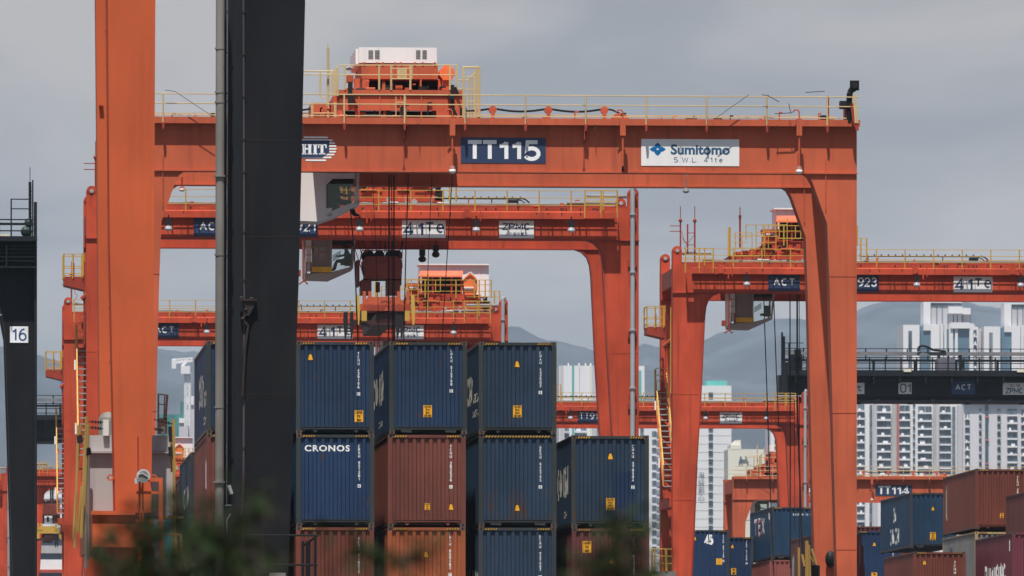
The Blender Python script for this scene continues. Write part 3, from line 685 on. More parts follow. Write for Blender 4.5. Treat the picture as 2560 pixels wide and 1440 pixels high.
    # far side work lamps under the far girder
    for x, y in ((1715, 478), (455, 474)):
        u, z = P(x, y, 6.0); m = MB(); m.bar((u, 6.0, z + .42), (u, 6.0, z + .1), .02); m.bar((u, 6, z + .1), (u, 6, z + .04), .05, 10, .11)
        if x == 1715: m.box(u - .03, u + .05, 5.98, 6.02, z + .5, z + .68)
        o = m.build('lamp_rod', GREYP if x == 1715 else RED_D, e); b = MB(); b.ball((u, 6, z), .115, 12, 6, .6); b.build('lamp_globe', BRIGHT if x == 455 else GALV, o, True)
    # cable pulleys and hose on the walkway
    m = MB(); h = MB(); zc = P(1371, 275, 1.0)[1]; prev = None
    for x in (1089, 1232, 1371, 1511):
        u = P(x, 0, 1.0)[0]; m.disc(u, zc, .98, 1.14, .13, 16); m.box(u - .06, u + .06, .9, 1.0, zt - .05, zc + .03)
        if prev is not None:
            h.path([(prev + (u - prev) * t, 1.06, zc + .05 - .10 * math.sin(math.pi * t)) for t in [i / 8 for i in range(9)]], .035, 6)
        prev = u
    u = P(1550, 0, 1.0)[0]; h.path([(prev, 1.06, zc + .05), ((prev + u) / 2, 1.06, zc + .02), (u, 1.06, zc - .1)], .03, 6)
    m.prism([(u + .33 * math.cos(math.pi * i / 14), zt - .05 + .33 * math.sin(math.pi * i / 14)) for i in range(15)], .95, 1.2)
    m.box(P(1184, 0, .5)[0], u, .4, .46, zt - .05, zt + .05)
    build_each(m, 'cable_pulley', ORANGE_T, e); h.build('power_hose', BLACK, e)
    # right end fittings
    m = MB(); ue = P(2123, 0, -.2)[0]
    m.path([(ue, -.2, zt - .1), (ue, -.2, P(0, 240)[1]), (ue + .02, -.2, P(0, 222)[1]), (ue + .09, -.2, P(0, 213)[1]), (ue + .2, -.2, P(0, 211)[1])], .10, 10); o = m.build('vent_pipe', CHAR, e)
    m = MB(); a = P(2125, 201, -.3); b = P(2148, 226, -.3); m.box(a[0], b[0], -.3, -.24, b[1], a[1]); m.cur = 1; m.disc((a[0] + b[0]) / 2, (a[1] + b[1]) / 2, -.36, -.2, .1, 14); 
    m.build('spot_lamp', [CHAR, BLACK], e)
    m = MB(); pbox(m, M1, 2101, 2118, 252, 271, -.3, .1); pbox(m, M1, 2051, 2068, 288, 298, .3, .5); m.build('control_box', BLACK, e)
    m = MB(); pbox(m, M1, 2113, 2142, 258, 300, .2, .8); pbox(m, M1, 2067, 2073, 240, 297, .2, .3); m.prism([P(2126, 258, -.5), P(2146, 300, -.5), P(2147, 326, -.5), P(2140, 326, -.5), P(2131, 300, -.5)], -.5, -.4); m.build('end_bracket', RED_D, e)
    m = MB()
    for x0, x1 in ((2134, 2139), (2137, 2144)): m.bar((P(x0, 228, -.5)[0], -.5, P(0, 228)[1]), (P(x1, 300, -.5)[0], -.5, P(0, 300)[1]), .03)
    pbox(m, M1, 2072, 2087, 290, 298, .1, .3)
    build_each(m, 'end_handrail', CREAM, e)
    m = MB(); zz = P(0, 237)[1]
    for a, b in (((1790, 298), (1872, 240)), ((1918, 241), (1948, 258)), ((1972, 262), (1977, 286)), ((1905, 240), (1922, 242)), ((440, 233), (530, 293)), ((412, 228), (440, 232)), ((2014, 234), (2062, 231)), ((1937, 287), (1980, 285))):
        m.bar((P(a[0], 0, -.5)[0], -.5, P(*a)[1]), (P(b[0], 0, -.5)[0], -.5, P(*b)[1]), .009 if a[0] < 1900 else .012)
    build_each(m, 'loose_cable', BLACK, e)
    # signs
    def rect(x0, x1, y0, y1): return (P(x0, 0)[0], P(x1, 0)[0], P((x0 + x1) / 2, y1)[1], P((x0 + x1) / 2, y0)[1])
    sign(e, rect(1152, 1364, 344, 408), -.005, NAVY, [(number[:2], LETW, .06, .445, .09, .90, dict(t=.19, gap=.06)), (number[2:], LETW, .435, .94, .09, .90, dict(t=.19, gap=.22))])
    s = sign(e, rect(1603, 1848, 348, 415), -.005, WHITE_S, [('Sumitomo', STEELB, .30, .905, .42, .81, dict(bold=.035)), ('S.W.L.', STEELB, .33, .58, .13, .33, dict(t=.13, gap=.3)), ('41te', STEELB, .64, .83, .13, .33, dict(t=.13, gap=.5))])
    m = MB(); cx, cz = M1.u(1644), P(1644, 373)[1]; kx, kz = .265, .21
    for sx_, sz_ in ((-1, 0), (1, 0), (0, 1), (0, -1)):
        c_ = (cx + sx_ * kx * .5, cz + sz_ * kz * .5)
        a = [(-.50, 0), (-.40, .16), (-.22, .30), (-.12, .42), (.12, .42), (.5, .0), (.12, -.42), (-.12, -.42), (-.22, -.30), (-.40, -.16)]
        if sx_: pts = [(cx + sx_ * kx * (.5 - q[0]), cz + kz * .9 * q[1]) for q in a]
        else: pts = [(cx + kx * .9 * q[1], cz + sz_ * kz * (.5 - q[0])) for q in a]
        m.prism(pts, -.020, -.016)
    m.prism([(cx - .16, cz), (cx, cz + .13), (cx + .16, cz), (cx, cz - .13)], -.022, -.0175)
    m.build('logo', LOGOB, s); m = MB(); m.prism([(cx - .045, cz), (cx, cz + .036), (cx + .045, cz), (cx, cz - .036)], -.026, -.0225); m.build('logo', WHITE_S, s)
    # round striped emblem
    m = MB(); cx, cz = P(790, 371); rx, rz = 52 / 76.0, 34 / 76.0
    L = [(-.93, -.80, -.8, .35), (-.70, -.55, -.95, .62), (-.44, -.31, -.9, .80), (-.18, -.05, -1.0, 1.0), (.05, .18, -1.0, 1.0), (.30, .43, -.9, .93), (.53, .64, -.85, .82), (.78, .93, -.65, .1), (.68, .98, .2, .5)]
    for a, b, c_, d_ in [(-.93 + i * .21, -.93 + i * .21 + .12, 0, 0) for i in range(9)]:
        mid = (a + b) / 2; wd = math.sqrt(max(0, 1 - mid * mid)); 
        m.prism([(cx - rx * wd, cz + rz * a), (cx + rx * wd * .96, cz + rz * a), (cx + rx * wd, cz + rz * (mid)), (cx + rx * wd * .97, cz + rz * b), (cx - rx * wd, cz + rz * b)], -.010, -.005)
    em = m.build('emblem', LETW, e)
    m = MB(); q = lambda x, y: (P(x, 0)[0], P(x, y)[1])
    m.prism([q(742, 352), q(764, 352) if False else q(757, 351), q(823, 351), q(823, 380), q(806, 394), q(742, 394)], -.016, -.011); m.build('plate', NAVY, em)
    m = MB()
    for x in (763, 788, 812):
        pass
    def blk(x0, x1, y0, y1): pbox(m, M1, x0, x1, y0, y1, -.020, -.0165)
    for x in (755, 769): blk(x + 2, x + 9, 360, 385.5); blk(x, x + 11, 360, 363); blk(x, x + 11, 383, 386)
    blk(764, 770, 370, 374)
    blk(784.5, 791.5, 360, 385.5); blk(782.5, 794, 360, 363); blk(782.5, 794, 383, 386)
    blk(801.5, 808.5, 360, 385.5); blk(795, 816.5, 360, 363.5); blk(795, 798, 360, 370); blk(813.5, 816.5, 360, 370); blk(797.5, 813.5, 383, 386)
    m.build('lettering', LETW, em)
    return e
def tall_trolley(F, du, label, cab_label_person):
    """trolley of the tall crane; du shifts it along the beams from where TT115 carries it"""
    uT = M1.u(833) + du
    e = empty('crane_trolley', F, label, 'crane trolley', GT, uT, 0, 0); o = -M1.u(833)
    B = lambda m, x0, x1, y0, y1, v0, v1: pbox(m, M1, x0, x1, y0, y1, v0, v1, o)
    q = lambda x, y, v=0: (M1.pt(x, y, v)[0] + o, M1.pt(x, y, v)[1])
    m = MB(); B(m, 843, 1157, 240, 277, .5, .7); B(m, 845, 1110, 277, 290, 5.5, 6.5); B(m, 843, 857, 239, 296, .5, 6.8); B(m, 1091, 1157, 276, 296, .5, 6.8); B(m, 843, 1157, 224, 239, .45, 6.5)
    B(m, 778, 842, 257, 296, 1.0, 3); B(m, 832, 862, 240, 296, .9, 2)
    for x in (896, 948, 1000, 1052): B(m, x, x + 3, 239, 296, .47, .6)
    B(m, 906, 922, 198, 224, 1.2, 5.5); B(m, 1096, 1102, 198, 224, 1.2, 5.5); B(m, 1050, 1054, 198, 224, 1.2, 5.5)
    m.build('trolley_frame', ORANGE_T, e)
    m = MB(); B(m, 857, 1091, 278, 296, 2.0, 5); B(m, 907, 1096, 199, 223, 2.2, 5); m.build('shade_box', DARKIN, e)  # near-black boxes set in the frame openings to stand for their shade
    m = MB(); B(m, 904, 1095, 160, 198, 1.2, 5.6)
    for x in (951, 1000, 1047): B(m, x, x + 2, 158, 198, 1.17, 1.25)
    for x in (908, 940, 955, 985, 1000, 1035, 1055, 1085): B(m, x, x + 5, 155.5, 160, 1.16, 1.25)
    h = m.build('machine_house', ORANGE_T, e)
    m = MB(); B(m, 897, 1092, 118, 158, 1.3, 5.6); B(m, 889, 897, 122, 160, 1.6, 5.2); m.cur = 1
    for x0, x1 in ((921, 933), (937, 949), (1040, 1051), (1056, 1067)):
        for k in range(6): B(m, x0, x1, 125.5 + k * 3.8, 126.9 + k * 3.8, 1.285, 1.3)
    m.build('roof_cover', [WHITE, GREYP], h)
    m = MB(); m.disc(q(1118, 182, 1.1)[0], q(1118, 182, 1.1)[1], 1.1, 2.2, .26, 16, .24); B(m, 1113, 1124, 161, 172, 1.2, 1.5); B(m, 1106, 1131, 172, 200, 1.02, 1.1)
    m.build('hoist_motor', paint('bright_orange_paint', (.80, .17, .05)), e)
    m = MB(); B(m, 1105, 1128, 200, 225, 1.1, 2.0); B(m, 868, 884, 186, 204, 1.0, 1.6); B(m, 871, 882, 204, 224, 1.2, 1.5); B(m, 886, 899, 196, 224, 1.2, 1.6); build_each(m, 'brake_gear', ORANGE_T, e)
    m = MB(); B(m, 870, 880, 204, 260, .35, .42); B(m, 1127, 1136, 212, 285, .4, .46); B(m, 1120, 1134, 240, 248, .3, .5)
    for a, b in (((1140, 215), (1150, 240)), ((1136, 270), (1145, 290)), ((880, 230), (895, 268)), ((756, 273), (778, 270))): m.bar((q(*a)[0], .4, q(*a)[1]), (q(*b)[0], .4, q(*b)[1]), .035)
    build_each(m, 'cable_bundle', BLACK, e)
    m = MB(); B(m, 993, 1017, 171, 196, .8, .85); m.build('warning_plate', CREAM, e)
    r = MB(); V = .45
    def ln(x0, y0, x1, y1, rr=.019, v=V): r.bar((q(x0, y0, v)[0], v, q(x0, y0, v)[1]), (q(x1, y1, v)[0], v, q(x1, y1, v)[1]), rr, 5)
    for a in ((847, 163, 1143, 163), (847, 187, 1143, 187), (840, 178, 755, 178), (840, 186, 757, 186), (847, 163, 838, 178), (755, 178, 755, 246), (802, 180, 802, 244), (802, 244, 818, 244), (798, 238, 800, 180),
              (979, 163, 979, 197), (1030, 163, 1030, 197), (979, 197, 1030, 197), (979, 171, 1030, 171), (990, 242, 990, 295), (1014, 242, 1014, 295), (990, 256, 1014, 256)): ln(*a)
    for x in (862, 948, 978, 1026, 1125, 1143): ln(x, 163, x, 225, .034)
    for x in (830, 835, 840, 845): ln(x, 178 - (x - 830) * .8, x, 240, .03)
    for x in (1159, 1198): ln(x, 168, x, 297, .045)
    ln(1190, 172, 1190, 297, .05); ln(1174, 190, 1174, 296, .03, 1.5); ln(1181, 180, 1181, 296, .03, 1.5); ln(1157, 168, 1198, 168, .035)
    for y in (193, 224, 254, 281): ln(1157, y, 1198, y)
    ln(1198, 172, 1168, 202); ln(1143, 200, 1168, 200); ln(1143, 222, 1158, 222)
    for x in (780, 838): ln(x, 256, x, 297, .05)
    ln(740, 283, 840, 283)
    r.build('handrail', CREAM, e)
    m = MB(); a, b = q(820, 296, .6), q(820, 120, .6); m.bar((a[0], .6, a[1]), (b[0], .6, b[1]), .045, 6); m.bar((b[0], .6, b[1]), (b[0] - .02, .6, q(818, 105)[1]), .02, 4); m.build('antenna_mast', CREAM, e)
    m = MB(); a = q(873, 171, .6); m.ball((a[0], .6, a[1]), .13, 10, 6, .55); m.build('beacon', GALV, e)
    fittings(e, 8, (.2, 4.0), (.5, .9), M1.pt(0, 224, .6)[1], 9, [('deck_fitting', ORANGE_T), ('valve_gear', BLACK)], .25)
    fittings(e, 9, (-.5, 4.2), (.4, .8), M1.pt(0, 292, .6)[1], 12, [('deck_fitting', ORANGE_T), ('valve_gear', BLACK)], .3)
    # cab under the beams, near side
    V0, V1 = 2.9, 4.6
    c = MB(); P_ = [q(725, 432, V0), q(725, 540, V0), q(816, 540, V0), q(816, 432, V0)]; c.prism(P_, V0, V1)
    c.prism([q(725, 540, V0), q(725, 551, V0), q(800, 554, V0), q(838, 541, V0), q(898, 511, V0), q(898, 500, V0), q(830, 527, V0), q(816, 540, V0)], V0, V1)
    B(c, 816, 893, 432, 447, V0, V0 + .06); B(c, 887, 898, 432, 508, V0, V0 + .1); B(c, 816, 898, 420, 434, V0, V1); c.prism([q(816, 447, V0), q(832, 447, V0), q(816, 462, V0)], V0, V0 + .06)
    B(c, 889, 898, 432, 508, V1 - .1, V1); B(c, 816, 830, 520, 541, V0, V0 + .06); B(c, 816, 850, 432, 530, V1 - .06, V1)
    cb = c.build('cab', paint('cab_off_white', (.74, .69, .67), .5, .05, .2), e)
    m = MB(); B(m, 744, 803, 424, 477, V0 - .9, V0 - .85); B(m, 751, 799, 477, 493, V0 - .9, V0 - .85); m = MB(); B(m, 803, 813, 432, 538, V0 - .02, V0); m.build('door_post', WHITE, cb)
    m = MB(); B(m, 818, 888, 448, 524, V0 + .02, V0 + .03); m.build('window_pane', cabglass(), cb)
    m = MB(); B(m, 817, 842, 460, 522, V0 + .4, V1 - .1); B(m, 817, 885, 445, 461, V0 + .3, V1 - .2); m.build('seat', DARKIN, cb)
    m = MB(); a = q(887, 457, V0 - .1); m.disc(a[0], a[1], V0 - .1, V0 - .06, .05, 12, .15); m.build('wing_mirror', paint('mirror_brown', (.28, .15, .12)), cb)
    u, z = q(838, 540, V0 + .8)
    seated(F, cab_label_person, (uT + u, V0 + .8, z - .05), flip=-1, helmet=CHAR2)
    return e, uT
# ------------------------------------------------------------------ the red crane type
M2 = Frame(216, 379.4); W2 = M2.u(1597)
Mt = Frame(160, 472.5); Mc = Frame(1682, 424.5)
def z2(y): return M2.pt(900, y)[1]
def red_crane(F, label, sid, twin_lamps=False, festoon=None, antenna2=False):
    e = empty('gantry_crane', F, label, 'gantry crane', GC)
    zb, zt, zw = z2(598), z2(515), z2(546)
    inner = [(W2 - 2.33, zb), (W2 - 2.02, zb - .12), (W2 - 1.78, zb - .36), (W2 - 1.66, zb - .7), (W2 - 1.60, zb - 1.2), (W2 - 1.42, zb - 5.0), (W2 - 1.2, zb - 8.7), (W2 - .95, zb - 14.5), (W2 - .8, 2.4)]
    def fr(v0, v1):
        m = MB(); m.box(0, W2, v0, v1, zb, zt - .05)
        m.prism([(W2, zb), (W2, 2.4)] + list(reversed(inner)), v0 + .004, v1 - .004)
        m.prism([(0, zb), (0, 2.4)] + [(W2 - u, z) for u, z in reversed(inner)], v0 + .004, v1 - .004)
        m.box(0.0, .47, v0 + .1, v1 - .1, zt - .05, z2(480)); m.disc(.235, z2(480), v0 + .1, v1 - .1, .235, 14)
        m.box(W2 - .47, W2, v0 + .1, v1 - .1, zt - .05, z2(480)); m.disc(W2 - .235, z2(480), v0 + .1, v1 - .1, .235, 14)
        return m.build('portal_frame', RED_A, e)
    fr(0, .85); fr(VG, VG + .85)
    m = MB()
    for v in (0, VG): m.disc(.235, z2(480), v + .05, v + .1, .09, 12); m.disc(W2 - .235, z2(480), v + .05, v + .1, .09, 12)
    build_each(m, 'pulley_cap', GALV, e)
    m = MB()
    for v in (0, VG):
        m.box(-.02, W2 + .02, v - .08, v + .01, zb - .03, zb + .015)
        lp = [(u, z) for u, z in inner[:8]]
        for a, b in zip(lp, lp[1:]):
            m.bar((a[0], v - .02, a[1]), (b[0], v - .02, b[1]), .035); m.bar((W2 - a[0], v - .02, a[1]), (W2 - b[0], v - .02, b[1]), .035)
    m.build('flange', RED_D, e)
    m = MB()
    for u in (.05, W2 - .75): m.box(u, u + .7, .85, VG, zt - 1.1, zt - .2)
    m.box(.1, W2 - .1, .3, .42, zt - .05, zt + .06); m.box(.1, W2 - .1, VG + .3, VG + .42, zt - .05, zt + .06)
    build_each(m, 'end_tie', RED_D, e)
    m = MB()
    for u in (-.2, W2 - 1.0): m.box(u, u + 1.2, -1.5, VG + 2.3, 1.1, 2.4); [m.bar((u + .3, v, .6), (u + .9, v, .6), .6, 16) for v in (-.8, .8, VG, VG + 1.6)]
    build_each(m, 'bogie', RED_A, e)
    # open walkway with toe board on the near side, handrail, its posts run past the floor
    x0, x1 = .95, W2 - 1.1; vo = -.55; zr = [z2(y) for y in (513, 495, 477)]
    m = MB(); m.prism([(x0, z2(547)), (x1, z2(547)), (x1, z2(531)), (x0, z2(531))], vo - .03, vo + .01); m.box(x0, x1, -.14, 0, zw, zw + .05)
    m.poly([(x0, vo - .03, z2(531)), (x1, vo - .03, z2(531)), (x1, vo + .12, z2(527)), (x0, vo + .12, z2(527))])
    u = x0 + .4
    while u < x1: m.box(u - .03, u + .03, vo, 0, zw - .02, zw + .03); u += 1.22
    u = x0 + .2
    while u < x1: m.box(u - .015, u + .015, vo, -.14, zw, zw + .04); u += .61
    for k in range(5):
        uu = 2.2 + k * 4.9
        if uu < W2 - 3: m.box(uu, uu + .28, vo - .08, vo, z2(545), z2(522)); m.box(uu + .5, uu + .56, vo - .12, vo, z2(560), z2(530)); m.box(uu + .7, uu + .75, vo - .1, vo, z2(553), z2(528))
    m.build('walkway', RED_A, e)
    # end platforms standing further out, whose shadow falls on the legs
    m = MB()
    for a, b in ((.55, 1.95), (W2 - 2.5, W2 - 1.05)):
        m.box(a, b, -.95, -.90, z2(547), z2(533)); m.box(a, b, -.92, vo, zw, zw + .02)
    build_each(m, 'end_platform', RED_A, e)
    r = MB(); n = 0
    for h in zr: r.bar((x0, vo, h), (x1, vo, h), .016, 4)
    u = W2 - 1.65
    while u > x0: r.bar((u, vo, z2(541)), (u, vo, zr[2]), .024, 4); u -= 1.44 * 1.0
    for a, b in ((.55, 1.95), (W2 - 2.5, W2 - 1.05)):
        for h in (zr[1], zr[2], (zr[0] + zr[1]) / 2, zr[0]):
            r.bar((a, -.93, h), (b, -.93, h), .02); r.bar((a, -.93, h), (a, vo, h), .02); r.bar((b, -.93, h), (b, vo, h), .02)
        for u in (a, (a + b) / 2, b): r.bar((u, -.93, zw), (u, -.93, zr[2]), .028)
    for h in zr[1:]: r.bar((x0, VG + 1.5, h), (x1, VG + 1.5, h), .02)
    r.build('handrail', YEL, e)
    m = MB()
    for k in range(7): m.box(3.2 + k * 2.9, 3.9 + k * 2.9, .5, .8, z2(511), z2(506))
    m.bar((x0 + .6, .7, z2(507)), (x1 - .5, .7, z2(507)), .06, 6)
    m.bar((W2 - 2.3, .6, z2(486)), (W2 - .5, .6, z2(486)), .09, 8); m.bar((W2 - 3.2, .6, z2(503)), (W2 - 1, .6, z2(503)), .07, 8); m.bar((.5, .6, z2(486)), (2.0, .6, z2(486)), .09, 8)
    build_each(m, 'conduit', paint('dull_conduit', (.22, .21, .20), .6, .2, .5), e)
    m = MB()
    for k in range(8): u = 2.6 + k * 2.75; m.box(u - .006, u + .006, -.004, 0, zb + .02, zw - .05)
    for z in (zb - 5.1, zb - 10.4):
        m.box(W2 - 1.25, W2 - .02, -.004, 0.004, z, z + .012); m.box(.02, 1.25, -.004, .004, z, z + .012)
    m.build('weld_seam', SEAMR, e)
    m = MB(); rr = random.Random(int(F.D))
    for k in range(26): u = rr.uniform(1.2, W2 - 1.4); h = rr.uniform(.12, .42); m.prism([(u - .035, zt - .06), (u + .035, zt - .06), (u + .012, zt - h), (u - .012, zt - h)], -.006, -.002)
    for k in range(16): u = rr.uniform(1.2, W2 - 1.4); h = rr.uniform(.08, .22); m.prism([(u - .03, z2(532)), (u + .03, z2(532)), (u + .01, z2(532) - h), (u - .01, z2(532) - h)], vo - .036, vo - .032)
    m.build('stain', STAIN, e)
    fittings(e, int(F.D), (1.2, W2 - 1.5), (.15, .8), zt - .05, 18, [('deck_fitting', RED_A), ('cable_box', BLACK)], .2)
    # floodlights below the walkway
    for u in (3.65, 7.93, 12.2, 17.43, 21.7):
        floodlight(e, u, -.75, z2(575), s=.8)
    for u in (15.25, 15.9) if twin_lamps else (): floodlight(e, u, 3.2 + (u - 15), z2(636 if u < 15.5 else 622), bowl=CHAR2, s=.85)
    # signs
    t = -.012
    sign(e, (4.80, 6.40, z2(593), z2(541)), t, NAVY, [('ACT', LETW, .16, .84, .30, .70, dict(t=.16, gap=.30))])
    sign(e, (8.50, 10.36, z2(593), z2(541)), t, NAVY, [(sid, LETW, .05, .95, .26, .76, dict(t=.13, gap=.24))])
    sign(e, (14.14, 16.10, z2(594), z2(550)), t, WHITE_S, [('41', NAVYT, .03, .50, .10, .90, dict(t=.17, gap=.34)), ('T', NAVYT, .53, .74, .34, .90, dict(t=.19)), ('e', NAVYT, .78, .97, .26, 1.02, dict(t=.13))])
    sign(e, (18.50, 20.07, z2(594), z2(550)), t, WHITE_S, [('ZPMC', NAVYT, .09, .90, .46, .86, dict(t=.19)), ('上海振华重工', NAVYT, .17, .83, .12, .34, dict(bold=.01))])
    # drain pipe on the right leg
    m = MB(); u = W2 - .30; m.bar((u, -.2, 2.5), (u, -.2, z2(470)), .105, 10); m.bar((u, -.2, z2(470)), (u + .12, -.2, z2(462)), .11, 8)
    z = z2(440)
    for k in range(6): m.bar((u, -.2, zt - .3 - k * 2.6), (u, -.2, zt - .36 - k * 2.6), .16, 10)
    m.build('drain_pipe', GALV, e)
    m = MB()
    for k in range(5): m.box(u - .2, u + .2, -.1, 0, zb - 1.2 - k * 3.2, zb - .9 - k * 3.2)
    build_each(m, 'pipe_bracket', RED_D, e)
    # antennas over the left end
    m = MB(); zp = z2(480) + .2
    m.bar((.42, .4, zp - .6), (.42, .4, zp + 1.35), .045, 6); m.ball((.42, .4, zp + 1.32), .1, 8, 6); m.bar((.42, .4, zp + 1.35), (.42, .4, zp + 2.05), .016, 4)
    for h in (1.05, .78): m.bar((.42, .4, zp + h), (-.12, .4, zp + h), .022)
    m.path([(.48, .4, zp + .8), (.62, .4, zp + .3), (.75, .4, zp + .15), (.6, .4, zp - .1)], .014)
    m.build('antenna_mast', RED_D, e)
    if antenna2:
        m = MB(); m.bar((1.14, .4, zp - 1.2), (1.14, .4, zp + 1.32), .045, 6); m.ball((1.14, .4, zp + 1.32), .1, 8, 6); m.bar((1.14, .4, zp + 1.35), (1.14, .4, zp + 2.05), .016, 4)
        m.bar((.78, .4, zp - .35), (.78, .4, zp + 1.15), .03); m.bar((.78, .4, zp + .7), (1.14, .4, zp + .7), .02); m.bar((.78, .4, zp + .1), (1.14, .4, zp + .1), .02)
        m.path([(.5, .4, zp + .5), (.65, .4, zp + .2), (.85, .4, zp + .25), (1.1, .4, zp + .6)], .014)
        m.build('antenna_mast', RED_D, e)
    # cage platform outside the left legs
    m = MB(); a0, a1, b0, b1 = -.95, -.1, 4.2, 5.9; zf_ = z2(708) + .0
    m.box(a0, a1 + .1, b0, b1, zf_ + .1, zf_ + .48); m.prism([(a0, zf_ + .1), (a1 + .1, zf_ - .12), (a1 + .1, zf_ + .1)], b0, b1); m.bar((a1 - .05, b0 - .2, zf_ - .55), (a1 + .35, b0 - .2, zf_ - .2), .11, 8)
    m.bar((-.5, b0, zf_ + .4), (-.5, b0, zf_ + 1.1), .03)
    o = m.build('landing', RED_D, e)
    r = MB()
    for h in (.62, .95, 1.5): 
        for p, q in (((a0, b0), (a1, b0)), ((a0, b0), (a0, b1)), ((a0, b1), (a1, b1))): r.bar((*p, zf_ + h), (*q, zf_ + h), .022)
    for p in ((a0, b0), ((a0 + a1) / 2, b0), (a1, b0), (a0, b1), (a1, b1)): r.bar((*p, zf_ + .4), (*p, zf_ + 1.5), .03)
    r.bar((a1 + .05, b0 - .1, zf_ + .5), (a1 + .05, b0 - .1, zf_ + 1.55), .05)
    r.build('handrail', YEL, o)
    # stairs between the two left legs, running towards the camera as they go down
    zs0, zs1 = 19.9, 15.0; vs0, vs1 = 6.3, 1.5; n = 17; u0, u1 = -.34, .22
    m = MB(); 
    for k in range(n + 1):
        t_ = k / n; v = vs0 + (vs1 - vs0) * t_; z = zs0 + (zs1 - zs0) * t_; m.box(u0, u1, v - .14, v + .1, z - .025, z + .025)
    st = m.build('stair', GALV, e)
    m = MB()
    for u in (u0, u1):
        m.bar((u, vs0, zs0), (u, vs1, zs1), .05)
    for k in range(0, n, 4): m.bar((u0, vs0 + (vs1 - vs0) * k / n, zs0 + (zs1 - zs0) * k / n), (u1, vs0 + (vs1 - vs0) * (k + 2) / n, zs0 + (zs1 - zs0) * (k + 2) / n), .03)
    m.build('stringer', RED_A, st)
    m = MB()
    for u in (u0, u1):
        for h in (.55, 1.05): m.bar((u, vs0, zs0 + h), (u, vs1, zs1 + h), .03)
        for k in range(5): v = vs0 + (vs1 - vs0) * k / 4; z = zs0 + (zs1 - zs0) * k / 4; m.bar((u, v, z), (u, v, z + 1.05), .028)
    for h in (.4, .75, 1.05): m.bar((u0, vs1, zs1 + h - 1.05), (u1 + .1, vs1, zs1 + h - 1.05), .025)
    m.bar((u0, vs0, zs0), (u0, vs0, zs0 + 1.2), .04)
    for h in (.6, .9, 1.25): m.bar((u0, vs0, zs0 + h), (u1, vs0, zs0 + h), .02)
    m.build('handrail', YEL, st)
    m = MB(); m.box(-.32, .3, .9, 1.6, zs1 - .62, zs1 - .3); m.box(-.1, .3, .85, VG, zs1 - 1.05, zs1 - .62); m.box(-.2, .1, vs0 - .1, vs0 + .4, zs0 - .1, zs0 + .12); build_each(m, 'landing', RED_A, e)
    m = MB(); m.box(u0 - .12, u0 - .04, vs0 - 1, vs0 - .9, zs0 - .9, zs0 - .45); m.box(u0 - .12, u0 - .04, vs0 - 3.2, vs0 - 3.1, zs0 - 3.9, zs0 - 3.4); build_each(m, 'lamp_tube', BRIGHT, e)
    # caged ladder between left legs
    m = MB()
    for u in (.1, .5): m.bar((u, 2.2, zs0 - .2), (u, 2.2, zb - .6), .03)
    for k in range(14): m.bar((.1, 2.2, zs0 + k * .3), (.5, 2.2, zs0 + k * .3), .018)
    m.build('ladder', YEL, e)
    m = MB()
    for k in range(26): m.box(-.02, .42, 4.0, 4.02, zb - .9 - k * .14, zb - .86 - k * .14)
    for u in (-.02, .2, .42): m.box(u - .03, u + .03, 4.0, 4.05, zb - 4.6, zb - .8)
    m.build('ladder_cage', RED_D, e)
    if festoon:
        a, b = festoon; m = MB(); zz = z2(483); m.bar((a, 3.4, zz), (b, 3.4, zz), .035, 4)
        k = a
        while k < b: m.bar((k, 3.4, zz - .03), (k, 3.4, zz + .1), .03); k += .36
        k = a + .4
        while k < b: m.box(k - .06, k + .06, 3.3, 3.5, zz - .5, zz - .3); m.bar((k, 3.4, zz), (k, 3.4, zz - .3), .02); k += 1.9
        m.path([(b + .45 * math.sin(t), 3.4, zz - .35 + .38 * math.cos(t)) for t in [i * math.pi / 6 for i in range(7)]], .035)
        m.path([(b - .1 + .35 * math.sin(t), 3.4, zz - .35 + .30 * math.cos(t)) for t in [i * math.pi / 6 for i in range(7)]], .025)
        m.box(b - .55, b - .1, 3.3, 3.6, zz - .45, zz - .05); m.bar((a, 3.4, z2(501)), (b, 3.4, z2(501)), .07, 6)
        m.build('cable_festoon', STEELR, e)
    return e
HOUSE_Z = None
